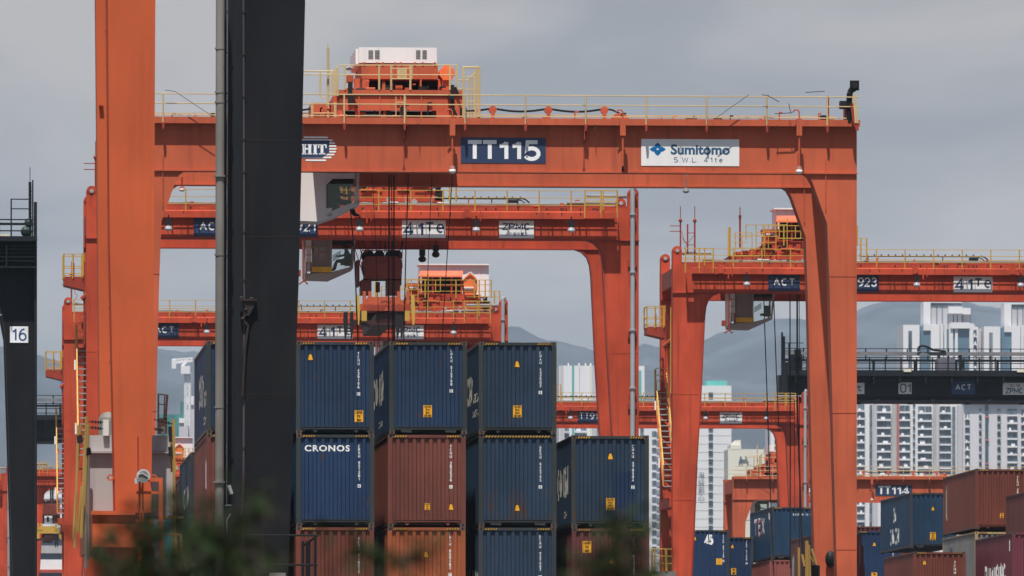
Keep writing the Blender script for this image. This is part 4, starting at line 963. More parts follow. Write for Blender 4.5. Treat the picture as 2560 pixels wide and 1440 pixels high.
def red_trolley(F, uT, label, operator=None, cab=True):
    e = empty('crane_trolley', F, label, 'crane trolley', GT, uT, 0, 0)
    o3, oc, o2 = -(Mt.u(936)), -(Mc.u(1820)), -(M2.u(750))
    T = lambda m, x0, x1, y0, y1, v0, v1: pbox(m, Mt, x0, x1, y0, y1, v0, v1, o3)
    qt = lambda x, y, v: (Mt.pt(x, y, v)[0] + o3, v, Mt.pt(x, y, v)[1])
    qc = lambda x, y, v: (Mc.pt(x, y, v)[0] + oc, v, Mc.pt(x, y, v)[1])
    m = MB(); T(m, 990, 1206, 752, 776, .9, 6.4); T(m, 1046, 1202, 736, 752, 1.2, 6.0); T(m, 1018, 1046, 722, 746, 1.2, 2.2); T(m, 1022, 1040, 712, 722, 1.3, 2)
    T(m, 940, 990, 768, 780, .9, 6.4); T(m, 955, 985, 758, 770, 1, 2)
    for x in (1046, 1080, 1127, 1152): T(m, x, x + 4, 690, 737, 1.2, 1.4)
    T(m, 1050, 1157, 712, 716, 1.2, 1.3); T(m, 1050, 1157, 734, 738, 1.2, 5)
    m.build('trolley_frame', RED_A, e)
    m = MB(); T(m, 1055, 1155, 692, 735, 2.4, 2.5); T(m, 1206, 1224, 752, 776, 1.5, 6); m.build('machinery_shadow_box', DARKIN, e).name = 'shade_box'  # dark boxes put in for the shade inside the open machinery
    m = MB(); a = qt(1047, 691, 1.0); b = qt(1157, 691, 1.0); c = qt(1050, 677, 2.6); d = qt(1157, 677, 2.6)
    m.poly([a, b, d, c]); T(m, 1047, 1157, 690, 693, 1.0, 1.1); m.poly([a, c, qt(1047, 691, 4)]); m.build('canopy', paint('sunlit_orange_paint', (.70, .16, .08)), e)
    m = MB(); T(m, 1051, 1222, 661, 742, 4.4, 6.2)
    for x in (1198, 1210): T(m, x, x + 2, 672, 740, 4.38, 4.4)
    T(m, 1047, 1224, 659, 663, 4.2, 6.4); m.build('electrical_house', WHITE, e)
    m = MB(); P8 = [(1158, 700), (1166, 690), (1177, 681), (1186, 688), (1193, 700), (1194, 722), (1190, 738), (1162, 738)]
    m.prism([(qt(x, y, 1)[0], qt(x, y, 1)[2]) for x, y in P8], 1.0, 2.4); m.build('hoist_motor', paint('bright_orange_paint', (.80, .17, .05)), e)
    m = MB()
    for p, q in (((1155, 693), (1176, 680)), ((1176, 680), (1195, 697))): m.bar(qt(*p, .9), qt(*q, .9), .03)
    T(m, 1160, 1185, 717, 724, .95, 1.1); T(m, 1024, 1044, 717, 721, 1.1, 1.2); m.build('motor_hood', WHITE, e)
    r = MB(); V = .75
    def ln(q, x0, y0, x1, y1, rr=.019, v=V): r.bar(q(x0, y0, v), q(x1, y1, v), rr, 4)
    for a in ((1063, 700, 1228, 700), (1063, 712, 1228, 712), (1000, 724, 1048, 724), (1020, 700, 1063, 700), (1048, 728, 1250, 728), (1000, 740, 1020, 740), (1053, 688, 1101, 688), (1101, 688, 1101, 729), (1053, 729, 1101, 729), (1053, 688, 1053, 729), (1089, 700, 1089, 728), (1165, 742, 1248, 742), (1020, 700, 1020, 772), (1000, 716, 1020, 716)): ln(qt, *a)
    for x in (1063, 1140, 1186, 1198, 1213, 1228): ln(qt, x, 700, x, 745, .03)
    for x in (1236, 1249): ln(qt, x, 728, x, 776, .03)
    r.build('handrail', YEL, e)
    r = MB()
    for a in ((1823, 568, 1823, 640, .06), (1830, 592, 1880, 592), (1830, 606, 1870, 606), (1838, 582, 1838, 640), (1838, 582, 1880, 582), (1865, 562, 1908, 562), (1865, 562, 1865, 600), (1908, 562, 1908, 625), (1890, 562, 1890, 625), (1908, 562, 1968, 562),
              (1908, 578, 1968, 578), (1921, 562, 1921, 622), (1940, 562, 1940, 630), (1855, 588, 1905, 588), (1855, 588, 1855, 640), (1880, 582, 1880, 640), (1820, 600, 1820, 640), (1818, 640, 1900, 640), (1830, 620, 1900, 620), (1905, 606, 1940, 606), (1968, 545, 1968, 620)):
        ln(qc, *a)
    r.build('guard_rail', YEL, e)
    m = MB(); m.bar(qc(1850, 620, 2), qc(1850, 545, 2), .04); m.bar(qc(1850, 545, 2), qc(1850, 518, 2), .02); m.bar(qc(1850, 545, 2), qc(1850, 538, 2), .06); m.build('antenna_mast', RED_D, e)
    m = MB(); pbox(m, Mc, 1855, 1905, 626, 645, 1, 3, oc); pbox(m, Mc, 1905, 2000, 612, 645, 1, 5, oc); pbox(m, Mc, 1905, 1950, 573, 583, 1.2, 2, oc); pbox(m, Mc, 1920, 1960, 600, 612, 1.2, 3, oc); pbox(m, Mc, 1938, 1948, 588, 606, 1.1, 1.3, oc)
    m.bar(qc(1895, 635, 1.2), qc(1870, 635, 1.2), .16, 10); m.build('travel_gear', RED_A, e)
    m = MB(); pbox(m, Mc, 1910, 1930, 625, 642, .9, 1.0, oc); pbox(m, Mc, 1925, 1950, 583, 588, 1.1, 1.2, oc)
    m.path([qc(1925, 642, .9), qc(1935, 628, .9), qc(1915, 615, .9), qc(1895, 622, .9)], .035); build_each(m, 'cable_bundle', BLACK, e)
    fittings(e, 11, (1.6, 6.4), (.8, 1.2), Mt.pt(0, 752, 1)[1], 12, [('deck_fitting', RED_A), ('valve_gear', BLACK)], .3)
    fittings(e, 12, (1.5, 6.6), (.5, .9), Mt.pt(0, 778, .7)[1], 14, [('deck_fitting', RED_A), ('valve_gear', GALV)], .28)
    if cab:
        V0, V1 = 3.0, 4.7; K = lambda m, x0, x1, y0, y1, v0, v1: pbox(m, M2, x0, x1, y0, y1, v0, v1, o2)
        k = lambda x, y, v=V0: (M2.pt(x, y, v)[0] + o2, M2.pt(x, y, v)[1])
        m = MB(); K(m, 782, 829, 585, 690, V0 + .35, V1); K(m, 759, 764, 600, 690, V0, V1); K(m, 759, 886, 583, 600, V0, V1)
        m.prism([k(759, 684), k(761, 697), k(823, 699), k(881, 673), k(879, 666), k(829, 680)], V0, V1)
        for x0, x1 in ((826, 830),): K(m, x0, x1, 598, 682, V0, V0 + .06); K(m, x0, x1, 598, 682, V1 - .06, V1)
        m.prism([k(884, 598), k(889, 598), k(883, 672), k(878, 672)], V0, V0 + .08); m.prism([k(884, 598), k(889, 598), k(883, 672), k(878, 672)], V1 - .08, V1)
        cb = m.build('cab', paint('cab_taupe', (.42, .36, .34), .5, .06, .25), e)
        m = MB(); K(m, 765, 778, 600, 679, V0 - .02, V0); m.build('door_panel', WHITE, cb)
        m = MB()
        K(m, 784, 795, 617, 640, V0 + .3, V0 + .35); K(m, 798, 815, 617, 628, V0 + .3, V0 + .35); K(m, 798, 815, 632, 643, V0 + .3, V0 + .35); m.build('ventilation_grille', paint('grille_pink_grey', (.48, .42, .40)), cb)
        m = MB(); K(m, 780, 830, 667, 680, V0 - .25, V0); m.build('step_board', paint('step_yellow', (.80, .44, .02)), cb)
        m = MB(); K(m, 758, 761, 595, 705, V0 - .5, V0 - .42); a, b = k(750, 711, V0 - .46), k(769, 711, V0 - .46); m.bar((a[0] - .05, V0 - .46, a[1]), (k(760, 703)[0], V0 - .46, k(760, 703)[1]), .035); m.bar((b[0], V0 - .46, b[1]), (k(760, 703)[0], V0 - .46, k(760, 703)[1]), .035)
        K(m, 741, 752, 675, 690, V0 - .6, V0 - .2); K(m, 765, 768, 655, 685, V0 - .1, V0 - .03); K(m, 776, 779, 655, 685, V0 - .1, V0 - .03); m.build('hanging_post', RED_D, cb)
        r = MB()
        for y in (600, 617, 637, 656): a, b = k(762, y, V0 - .2), k(786, y, V0 - .2); r.bar((a[0], V0 - .2, a[1]), (b[0], V0 - .2, b[1]), .02)
        r.build('handrail', YEL, cb)
        m = MB(); m.poly([(k(830, 600)[0], V0 + .02, k(830, 600)[1]), (k(830, 681)[0], V0 + .02, k(830, 681)[1]), (k(879, 668)[0], V0 + .02, k(879, 668)[1]), (k(885, 600)[0], V0 + .02, k(885, 600)[1])])
        m.build('window_pane', cabglass(), cb)
        m = MB(); K(m, 832, 886, 598, 609, V0 + .2, V1 - .1); K(m, 862, 880, 634, 664, V0 + .6, V0 + 1.0); K(m, 852, 880, 656, 662, V0 + .6, V0 + 1.0)
        for i in range(4): a, b = k(832, 640 + i * 4, V0 + .1), k(852, 628 + i * 4, V0 + .1); m.bar((a[0], V0 + .1, a[1]), (b[0], V0 + .1, b[1]), .02)
        m.build('seat', DARKIN, cb)
        if operator:
            u, z = k(869, 676, V0 + .8); seated(F, operator, (uT + u, V0 + .8, z - .08), 1, WHITE)
    return e
# ---- place them
FA = M1
tall_crane(FA, 'orange-red gantry crane signed TT115, its beams crossing the whole view', 'TT115')
tt, uT = tall_trolley(FA, 0.0, 'trolley with a white roof cover and big orange machine house on the TT115 crane', 'operator bent forward in the white cab under the TT115 crane')
FB = Frame(1832, 640)
tall_crane(FB, 'small distant orange-red gantry crane signed TT114 at the lower right', 'TT114')
tall_trolley(FB, M1.u(778) * 0 + (FB.u(1876) - (M1.u(778))), 'trolley with white roof cover on the distant TT114 crane', 'operator in the dark-windowed cab of the distant TT114 crane')
# TT115 hoist ropes
q = lambda x, y, v: (FA.u(x, v), v, FA.z(x, y, v))
m = MB()
for pts, r in ((((868, 436), (886, 632), (897, 900)), .045), (((930, 436), (940, 620), (950, 900)), .02), (((973, 436), (971, 900)), .05), (((979, 436), (982, 900)), .03), (((985, 436), (985, 900)), .05), (((1021, 436), (1015, 620), (1008, 900)), .04),
               (((1080, 436), (1071, 640), (1062, 900)), .025), (((1131, 436), (1109, 780), (1104, 900)), .03), (((876, 436), (878, 560)), .02)):
    m.path([q(x, y, 3.2) for x, y in pts], r * .5, 5)
tag(m.build('hoist_rope', STEELR), 'dark hoist ropes hanging from the TT115 trolley behind the front stacks', 'hoist ropes').location = (0, 0, 0)
o = bpy.data.objects['hoist_rope']; o.location = (FA.X, FA.D, 0); o.rotation_euler = (0, 0, FA.yaw)
FC = M2
red_crane(FC, 'red gantry crane signed ACT TT921, just under the TT115 beam', 'TT921', festoon=(16.1, 19.7), twin_lamps=True)
red_trolley(FC, FC.u(750), 'trolley of the ACT TT921 crane with the grey cab and yellow step board', 'operator in a pale hard hat seated in the cab of the ACT TT921 crane')
FD = Mt
red_crane(FD, 'red gantry crane low behind the container tops, its signs reading ACT and 41Te', 'TT920', festoon=(13.0, 17.0))
red_trolley(FD, FD.u(936), 'trolley with a white house and round orange motor above the middle stacks')
FE = Mc
red_crane(FE, 'red gantry crane signed ACT TT923 running out of view to the right', 'TT923', festoon=(9.8, 15.9), antenna2=True)
red_trolley(FE, FE.u(1820), 'trolley of the ACT TT923 crane, partly behind the orange right leg')
FG = Frame(1142, 594)
red_crane(FG, 'small red gantry crane seen between the front stacks and the orange right legs', 'TT918', festoon=(7.2, 15.0))
red_trolley(FG, .3, 'trolley of the small red crane, only its rail end showing above the stacks', cab=False)
FH = Frame(62, 736)
red_crane(FH, 'far red gantry crane beyond the left legs with its spreader lowered', 'TT916')
red_trolley(FH, FH.u(293), 'trolley with a round orange motor and white house, far off between leg and stack', cab=False)
FI = Frame(-677, 745)
red_crane(FI, 'far red gantry crane whose grey-piped right leg stands at the left edge', 'TT915')
# ropes of TT923
q = lambda x, y, v: (FE.u(x, v), v, FE.z(x, y, v))
m = MB()
for pts, r in ((((1909, 735), (1926, 1230), (1936, 1470)), .04), (((1934, 735), (1942, 960), (1948, 1080)), .04), (((1975, 735), (1976, 1420)), .045), (((1993, 735), (1993, 1000), (2005, 1360), (2008, 1420)), .065), (((1998, 735), (1999, 1420)), .03), (((1986, 1000), (1987, 1330)), .025)):
    m.path([q(x, y, 3.2) for x, y in pts], r * .7, 5)
o = tag(m.build('hoist_rope', STEELR), 'dark hoist ropes hanging from the TT923 trolley past the small cranes', 'hoist ropes'); o.location = (FE.X, FE.D, 0); o.rotation_euler = (0, 0, FE.yaw)
# ---- spreaders
def spreader(F, M, V, ou, oz, label, big=True, body=ORANGE_T):
    """head block and telescopic spreader, measured under the TT921 crane"""
    e = empty('container_spreader', F, label, 'spreader', 'spreaders hanging from the gantry cranes', ou, V, oz); cu = M.u(962, V); cz = M.z(962, 760, V)
    def Q(x, y, dv=0): return (M.u(x, V + dv) - cu, dv, M.z(x, y, V + dv) - cz)
    def Bx(m, x0, x1, y0, y1, a, b): p, q_ = Q(x0, y0, a), Q(x1, y1, a); m.box(p[0], q_[0], a, b, q_[2], p[2])
    m = MB()
    P_ = [(906, 652), (915, 644), (990, 644), (1002, 655), (1004, 668), (999, 690), (1000, 700), (908, 700), (911, 690), (905, 668)]
    m.prism([(Q(*p)[0], Q(*p)[2]) for p in P_], -1.0, 1.0)
    Bx(m, 903, 929, 700, 735, -.8, .8); Bx(m, 968, 1000, 700, 735, -.8, .8); Bx(m, 940, 950, 705, 730, -.2, .2); Bx(m, 892, 899, 650, 715, -.7, .7); Bx(m, 1000, 1004, 690, 712, -.6, .6)
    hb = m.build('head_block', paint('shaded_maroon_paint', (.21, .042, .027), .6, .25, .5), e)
    lettering('lettering', 'ZPMC', NAVYT, hb, Q(947, 0)[0], Q(962, 0)[0], Q(0, 658)[2], Q(0, 653)[2], -1.01)
    m = MB()
    for x, rr in ((919, .27), (947, .24), (978, .27), (993, .22)):
        p = Q(x, 640); m.disc(p[0], p[2], -.5, -.3, rr, 16); m.disc(p[0], p[2], .3, .5, rr, 16)
    build_each(m, 'sheave', DARKIN, e)
    m = MB(); 
    for a, b in (((905, 626), (1000, 626)), ((905, 626), (893, 690)), ((1000, 626), (1002, 660)), ((912, 632), (925, 625))): m.bar(Q(*a, -.9), Q(*b, -.9), .025)
    m.build('guard_frame', RED_D, e)
    E0 = -5.9
    def PR(m, pts, a, b): m.prism([(Q(x, y, a)[0], Q(x, y, a)[2]) for x, y in pts], a, b)
    m = MB(); PR(m, [(920, 742), (1000, 742), (1003, 750), (1012, 762), (1012, 778), (896, 778), (896, 762), (912, 756)], -5.9, -4.9)
    for x in (907, 921, 993, 1016): Bx(m, x, x + 8, 728, 760, -5.95, -5.7)
    Bx(m, 930, 985, 750, 772, -4.9, 5.9)
    md = m.build('main_beam', body, e)
    if big:
        lettering('lettering', 'ZPMC', CHAR, md, Q(952, 0, -5.9)[0], Q(980, 0, -5.9)[0], Q(0, 754, -5.9)[2], Q(0, 748, -5.9)[2], -5.915)
        m = MB(); Bx(m, 896, 1033, 761, 777, -6.05, -5.96)
        m.cur = 1
        for i in range(13):
            for s_ in (-1, 1):
                x = 964 + s_ * (i * 5.4 + 1)
                if 905 < x < 1024: PR(m, [(x, 762), (x + 2.4, 762), (x + 2.4 + s_ * 8, 777), (x + s_ * 8, 777)], -6.065, -6.051)
        m.build('chevron_plate', [body, RED_D], e)
    m = MB(); Bx(m, 904, 917, 777, 802, -6.3, -6.1); Bx(m, 1012, 1024, 777, 802, -6.3, -6.1)
    for x in (893, 1031): PR(m, [(x - 4, 737), (x + 5, 737), (x + 7, 775), (x + 5, 812), (x, 812), (x - 3, 775)], -6.3, -6.15)
    build_each(m, 'corner_guide', YEL, e)
    m = MB(); Bx(m, 916, 1010, 778, 802, -1.0, 1.0); Bx(m, 925, 1003, 802, 815, -.8, .8); Bx(m, 905, 925, 780, 812, -.9, .9); Bx(m, 1000, 1014, 780, 808, -.9, .9); Bx(m, 940, 985, 785, 808, E0, 5.9)
    Bx(m, 880, 990, 800, 812, E0, E0 + .3); Bx(m, 880, 990, 800, 812, 5.6, 5.9)
    m.build('telescopic_arm', paint('dark_maroon', (.05, .016, .014), .6, .3, .4), e)  # very dark maroon on the parts under the beam
    m = MB()
    for x in (864, 879, 994, 1004):
        w_ = 5 if x in (864, 994) else 4; PR(m, [(x - w_, 781), (x + w_, 779), (x + w_ + 1, 800), (x + w_, 826), (x + 1, 847), (x - 2, 846), (x - w_ + 1, 826), (x - w_ - 1, 800)], E0 - .1, E0)
    build_each(m, 'gripper_guide', DARKIN, e)
    return e
V_ = 3.4
spreader(FC, M2, V_, M2.u(962, V_), M2.z(962, 760, V_), 'dark head block with a chevron-striped orange spreader hanging under the TT921 crane')
m = MB(); q = lambda x, y: (M2.u(x, V_), V_, M2.z(x, y, V_))
for a, b in (((885, 560), (905, 640)), ((893, 560), (920, 640)), ((940, 560), (930, 632)), ((958, 560), (948, 632)), ((965, 560), (962, 632)), ((975, 560), (985, 632)), ((1008, 560), (1003, 700)), ((1012, 560), (998, 640)), ((880, 600), (902, 668)), ((960, 560), (966, 632)), ((922, 560), (945, 632))):
    m.bar(q(*a), q(*b), .02, 5)
o = tag(m.build('hoist_rope', STEELR), 'short fan of ropes holding the chevron-striped spreader', 'hoist ropes'); o.location = (FC.X, FC.D, 0); o.rotation_euler = (0, 0, FC.yaw)
spreader(FH, M2, V_, FH.u(129, V_), FH.z(129, 1320, V_), 'far yellow-lipped spreader lowered between the left legs', big=False, body=YEL)
m = MB(); q = lambda x, y: (FH.u(x, V_), V_, FH.z(x, y, V_))
for x in (127, 132): m.bar(q(x, 1215), q(x, 1262), .06)
m.bar(q(127, 1262), q(122, 1285), .05); m.bar(q(132, 1262), q(138, 1285), .05)
o = tag(m.build('hoist_rope', STEELR), 'pair of ropes holding the far yellow-lipped spreader', 'hoist ropes'); o.location = (FH.X, FH.D, 0); o.rotation_euler = (0, 0, FH.yaw)
# ------------------------------------------------------------------ nearest orange crane leg
FN = Frame(267, 170, math.asin(0.0807))
e = empty('gantry_crane', FN, 'nearest orange gantry crane, only its left legs with grey cabinets in view', 'gantry crane', GC)
P = lambda x, y, v=0.0: FN.pt(x, y, v)
def leg(name, v0, v1, mat, xs):
    m = MB(); L = [P(*p, v0) for p in xs]; m.prism(L, v0, v1); return m.build(name, mat, e)
ztop = P(330, 0)[1]
Ltop = [(267, -40), (388.5, -40)]
front = [(266.5, -60), (389, -60), (385, 600), (378, 1282), (286, 1282), (272, 600)]
lg = leg('leg', 0, .75, ORANGE_F, front)
m = MB(); L = [P(*p) for p in [(240, -60), (362, -60), (358, 600), (352, 1282), (256, 1282), (245, 600)]]
sh = P(240, 0, 7.0)[0] - P(240, 0)[0]; m.prism([(u + sh, z * 1.0) for u, z in [(P(x, y, 7.0)[0] - sh, P(x, y, 7.0)[1]) for x, y in [(239, -60), (362, -60), (358, 600), (352, 1400), (253, 1400), (245, 600)]]], 7.0, 7.75)
m.build('leg', ORANGE_F, e)
m = MB()
for v in (0,):
    for a, b in (((266.5, -60), (272, 600)), ((272, 600), (286, 1282))):
        p, q_ = P(*a), P(*b); m.bar((p[0], -.01, p[1]), (q_[0], -.01, q_[1]), .012)
for y in (60 + 17, 160, 268, 300, 350, 475, 505, 630, 650, 770, 905):
    u, z = P(266 + (y * .0105), y); m.box(u - .025, u + .0, -.02, .02, z - .03, z + .015)
u, z = P(252, 265, 7); m.box(u - .04, u + .05, 6.9, 7, z - .01, z + .02)
build_each(m, 'cable_clip', RED_D, e)
# beam above the picture
zb = ztop + 2.3
WN = 24.0
m = MB(); m.box(-.2, WN, -.02, .8, zb, zb + 1.75); m.box(-.2, WN, 6.98, 7.8, zb, zb + 1.75);
m.prism([P(266, -59), P(389, -59), (P(396, 0)[0], zb), (P(265, 0)[0], zb)], 0, .75); m.prism([P(238.5, -59, 7), P(362, -59, 7), (P(368, 0, 7)[0], zb), (P(238, 0, 7)[0], zb)], 7.0, 7.75)
for v in (0, 7): m.prism([(WN - 1.0, zb), (WN, zb), (WN, 2.3), (WN - .75, 2.3)], v, v + .75)
m.build('girder', ORANGE_F, e)
m = MB(); a = P(231, 1283, -.3)[0]; b = P(338, 1283, -.3)[0]; z1 = P(280, 1285, -.3)[1]; z0 = P(280, 1368, -.3)[1]
m.box(a, b, -.35, 8.2, z0, z1); m.box(a - .03, b, -.42, -.3, z1 - .02, z1 + .06); m.box(a + .5, b + .4, -.1, 7.8, 1.2, z0)
m.box(-.3, 1.2, -1.6, 9.3, 1.0, 2.2); m.box(WN - 1.2, WN + .2, -1.6, 9.3, 1.0, 2.3)
build_each(m, 'sill_beam', ORANGE_F, e)
m = MB()
for u in (0, WN - 1):
    for v in (-.9, .8, 7.0, 8.7): m.bar((u, v, .62), (u + .6, v, .62), .62, 18)
build_each(m, 'wheel', BLACK, e)
V = 1.4
m = MB(); pbox(m, FN, 225, 432, 1133, 1290, V, V + 2.5); pbox(m, FN, 222, 436, 1129, 1133, V - .12, V + 2.6); pbox(m, FN, 224.5, 426, 1088, 1129, V + .1, V + 2.4)
m.cur = 1; 
m.build('electrical_cabinet', [GREY, BLACK], e)
m = MB(); pbox(m, FN, 258, 272, 1049, 1089, V, V + .5); pbox(m, FN, 404, 413, 1066, 1086, V, V + .2); m.build('junction_box', paint('pale_box_paint', (.62, .60, .55)), e)
m = MB(); c = P(270, 1060, V + 1); m.bar((c[0], V + 1, c[1] - .3), (c[0], V + 1, c[1] + .05), .2, 14); m.ball((c[0], V + 1, c[1] + .05), .2, 14, 8); m.build('air_dome', GREYP, e)
m = MB(); V = -.6
def bb(x0, y0, x1, y1, r, v, mm=None, n=5): (mm or m).bar((FN.u(x0, v), v, FN.z(x0, y0, v)), (FN.u(x1, v), v, FN.z(x1, y1, v)), r, n)
bb(216, 1041, 203, 1345, .03, V); bb(221, 1060, 208, 1330, .03, V + .3); bb(196, 1063, 187, 1370, .028, V + .5); bb(203, 1060, 192, 1180, .022, V + .6); bb(190, 1235, 184, 1345, .03, V); bb(205, 1215, 196, 1330, .035, V + .1)
bb(434, 1048, 437, 1420, .03, V + 1); bb(428, 1068, 430, 1180, .03, V + 1.2); bb(412, 1294, 460, 1294, .018, V); bb(405, 1337, 456, 1337, .018, V); bb(438, 1340, 444, 1410, .03, V); bb(452, 1340, 457, 1440, .03, V)
build_each(m, 'conductor_pole', paint('weathered_ochre', (.36, .22, .06), .55, .15, .4), e)
m = MB()
for a in ((222, 1054, 258, 1056), (222, 1068, 258, 1072), (384, 1048, 432, 1060), (384, 1072, 410, 1076)):
    bb(*a, .012, V + .4)
    for t in (.25, .45, .65, .8): x = a[0] + (a[2] - a[0]) * t; y = a[1] + (a[3] - a[1]) * t; bb(x - 1.5, y, x + 1.5, y, .035, V + .4)
bb(199, 1088, 200, 1108, .06, V + .3); bb(218, 1120, 222, 1138, .07, V + .3); bb(425, 1066, 427, 1105, .04, V + 1); bb(426, 1117, 428, 1140, .05, V + 1)
m.build('insulator', BLACK, e)
m = MB(); bb(216, 1130, 214, 1420, .03, 1.2, n=8); bb(221, 1135, 220, 1400, .035, 1.1, n=8); bb(214, 1260, 217, 1420, .02, 1.0); m.build('cable_pipe', GREYP, e)
m = MB(); V = -.5
def qx(mm, x0, x1, y0, y1, v0=V, v1=V + .08): pbox(mm, FN, x0, x1, y0, y1, v0, v1)
qx(m, 330, 407, 1194, 1204); qx(m, 397, 407, 1204, 1440); qx(m, 341, 397, 1228, 1235); qx(m, 347, 352, 1204, 1380); qx(m, 355, 359, 1204, 1330)
m.build('lamp_bracket', ORANGE_F, e)
m = MB(); u, z = FN.u(358, V - .1), FN.z(358, 1190, V - .1); m.disc(u, z, V - .22, V - .05, .135, 20); m.cur = 1; m.disc(u, z, V - .24, V - .22, .10, 16); m.cur = 0
m.path([(u - .12, V - .25, z + .02), (u - .02, V - .26, z + .05), (u + .1, V - .25, z - .03)], .012, 5); qx(m, 337, 347, 1195, 1209, V - .1, V); m.build('round_lamp', [SILV, GREYP], e)
m = MB(); bb(345, 1092, 346, 1190, .016, V); 
for y in range(1094, 1186, 7): bb(343.5, y, 347.5, y + 2, .012, V)
bb(348, 1204, 346, 1290, .01, V - .05); bb(356, 1212, 341, 1275, .01, V - .05); m.build('antenna', RED_D, e)
m = MB()
for x in (276, 384): u, z = P(x, 1194, -.05); [m.bar((u + .055 * math.cos(t), -.05, z + .055 * math.sin(t)), (u + .055 * math.cos(t + .7), -.05, z + .055 * math.sin(t + .7)), .018) for t in [i * .7 for i in range(9)]]
build_each(m, 'lifting_lug', ORANGE_F, e)
m = MB(); bb(396, 985, 418, 988, .015, 6); bb(396, 1010, 418, 1012, .012, 6); bb(418, 987, 414, 1045, .025, 6); bb(412, 990, 410, 1045, .015, 6); bb(396, 985, 396, 1045, .02, 6)
pbox(m, FN, 395, 418, 1045, 1083, 6, 6.5); m.build('access_hatch', paint('dark_brown_paint', (.07, .03, .02)), e)
# ------------------------------------------------------------------ charcoal cranes
FK = Frame(612, 215)
e = empty('charcoal_crane', FK, 'huge charcoal crane leg crossing the whole view, with a tall grey pipe beside it', 'gantry crane', GC)
Pk = FK.pt
m = MB(); m.prism([Pk(612, -40), Pk(764, -40), Pk(747, 700), Pk(719, 1470), Pk(719, 1640), Pk(611, 1640), Pk(611, 700)], 0, 1.2); m.prism([Pk(590, -500), Pk(800, -500), Pk(764, -39), Pk(612, -39)], 0, 1.2)
m.build('leg', CHAR, e)
m = MB(); m.prism([Pk(584, -40), Pk(607, -40), Pk(610, 1640), Pk(588, 1640)], .12, 1.1); m.prism([Pk(572, -40), Pk(584, -40), Pk(588, 1640), Pk(569, 1640)], .45, 1.2)
m.build('side_channel', CHAR2, e)
m = MB()
for y in (118, 336): 
    for k in range(6):
        for j in (0, 6): u, z = Pk(590 + j + k * .6, y - 15 + k * 6); m.ball((u, .12, z), .012, 6, 4)
for y in (735 - 170, 735, 953, 1180):
    for k in range(5):
        for j in (0, 6): u, z = Pk(592 + j, y - 12 + k * 6); m.ball((u, .12, z), .012, 6, 4)
m.build('bolt', CHAR, e)
m = MB(); a, b = Pk(608.5, -40), Pk(610.5, 745); m.bar((a[0], -.02, a[1]), (b[0], -.02, b[1]), .026, 6); c_ = Pk(605, 1640); m.bar((b[0], -.02, b[1]), (c_[0] + .02, -.02, c_[1]), .03, 6); 
m.build('cable_conduit', paint('conduit_mauve', (.075, .065, .07)), e)
m = MB()
for y in (30, 136, 241, 348, 430, 580, 700, 830, 986, 1120, 1270): u, z = Pk(609.5, y); m.box(u - .05, u + .04, -.06, 0, z - .02, z + .02)
for y in (591, 352, 985): a, b = Pk(616, y), Pk(742, y); m.box(a[0], b[0], -.006, 0, a[1] - .006, a[1] + .006)
a = Pk(600, 750); m.box(a[0] - .02, a[0] + .42, -.2, 0, a[1] - .03, a[1] + .02); m.prism([Pk(612, 752), Pk(643, 752), Pk(622, 790), Pk(612, 790)], -.15, -.1)
m.path([(Pk(606, 750)[0], -.15, Pk(0, 745)[1]), (Pk(615, 0)[0], -.12, Pk(0, 770)[1]), (Pk(608, 0)[0], -.12, Pk(0, 800)[1]), (Pk(620, 0)[0], -.1, Pk(0, 815)[1]), (Pk(612, 0)[0], -.1, Pk(0, 870)[1]), (Pk(606, 0)[0], -.1, Pk(0, 990)[1])], .04, 6)
for x, y in ((603, 746), (606, 798), (628, 748), (614, 775)): u, z = Pk(x, y); m.ball((u, -.15, z), .05, 8, 6)
m.path([(Pk(612, 0)[0], -.1, Pk(0, 1180)[1]), (Pk(604, 0)[0], -.1, Pk(0, 1300)[1]), (Pk(598, 0)[0], -.1, Pk(0, 1400)[1])], .03, 5)
m.build('cable_hanger', paint('old_brown_cable', (.03, .022, .02)), e)
m = MB(); m.bar((*Pk(550.5, -40, -.6)[:1], -.6, Pk(550, -40, -.6)[1]), (Pk(547.5, 0, -.6)[0], -.6, 2.0), .112, 16)
for y in (121, 230, 255, 440, 637, 1018, 1205): z = Pk(548, y, -.6)[1]; u = Pk(549.5 - y * .0016, y, -.6)[0]; rr = .16 if y in (440, 1205) else .125; m.bar((u, -.6, z - .025), (u, -.6, z + .02), rr, 14)
m.build('grey_pipe', GREYP, e)
m = MB(); a = Pk(564.5, -40, -.2); b = Pk(562, 1640, -.2); m.prism([(a[0] - .035, a[1]), (a[0] + .03, a[1]), (b[0] + .03, b[1]), (b[0] - .035, b[1])], -.2, .1)
for y in (30, 132, 233, 254, 440, 640, 1014, 1208): u, z = Pk(567, y, -.1); m.box(Pk(556, 0, -.1)[0], Pk(574, 0, -.1)[0], -.12, -.08, z - .012, z + .012)
m.build('pipe_rail', BLACK, e)
m = MB(); m.box(Pk(552, 0)[0], Pk(588, 0)[0], -.5, .1, Pk(0, 1440)[1], Pk(0, 1270)[1]); a, b = Pk(552, 1267, -.4), Pk(578, 1267, -.4); m.bar((a[0], -.45, a[1]), (b[0], -.45, b[1]), .06, 8); m.build('cable_box', CHAR2, e)
m = MB(); u, z = Pk(576, 1225, -.2); m.bar((u - .04, -.2, z + .12), (u + .03, -.2, z - .1), .05, 8); m.path([(u - .01, -.52, Pk(0, 1285)[1]), (u - .1, -.52, Pk(0, 1300)[1]), (u - .1, -.52, Pk(0, 1400)[1])], .012); m.build('hose_coupling', GALV, e)
r = MB(); V = -1.2
for y in (1337, 1411): r.bar((Pk(618, 0, V)[0], V, Pk(0, y, V)[1]), (Pk(794, 0, V)[0], V, Pk(0, y, V)[1]), .028, 5)
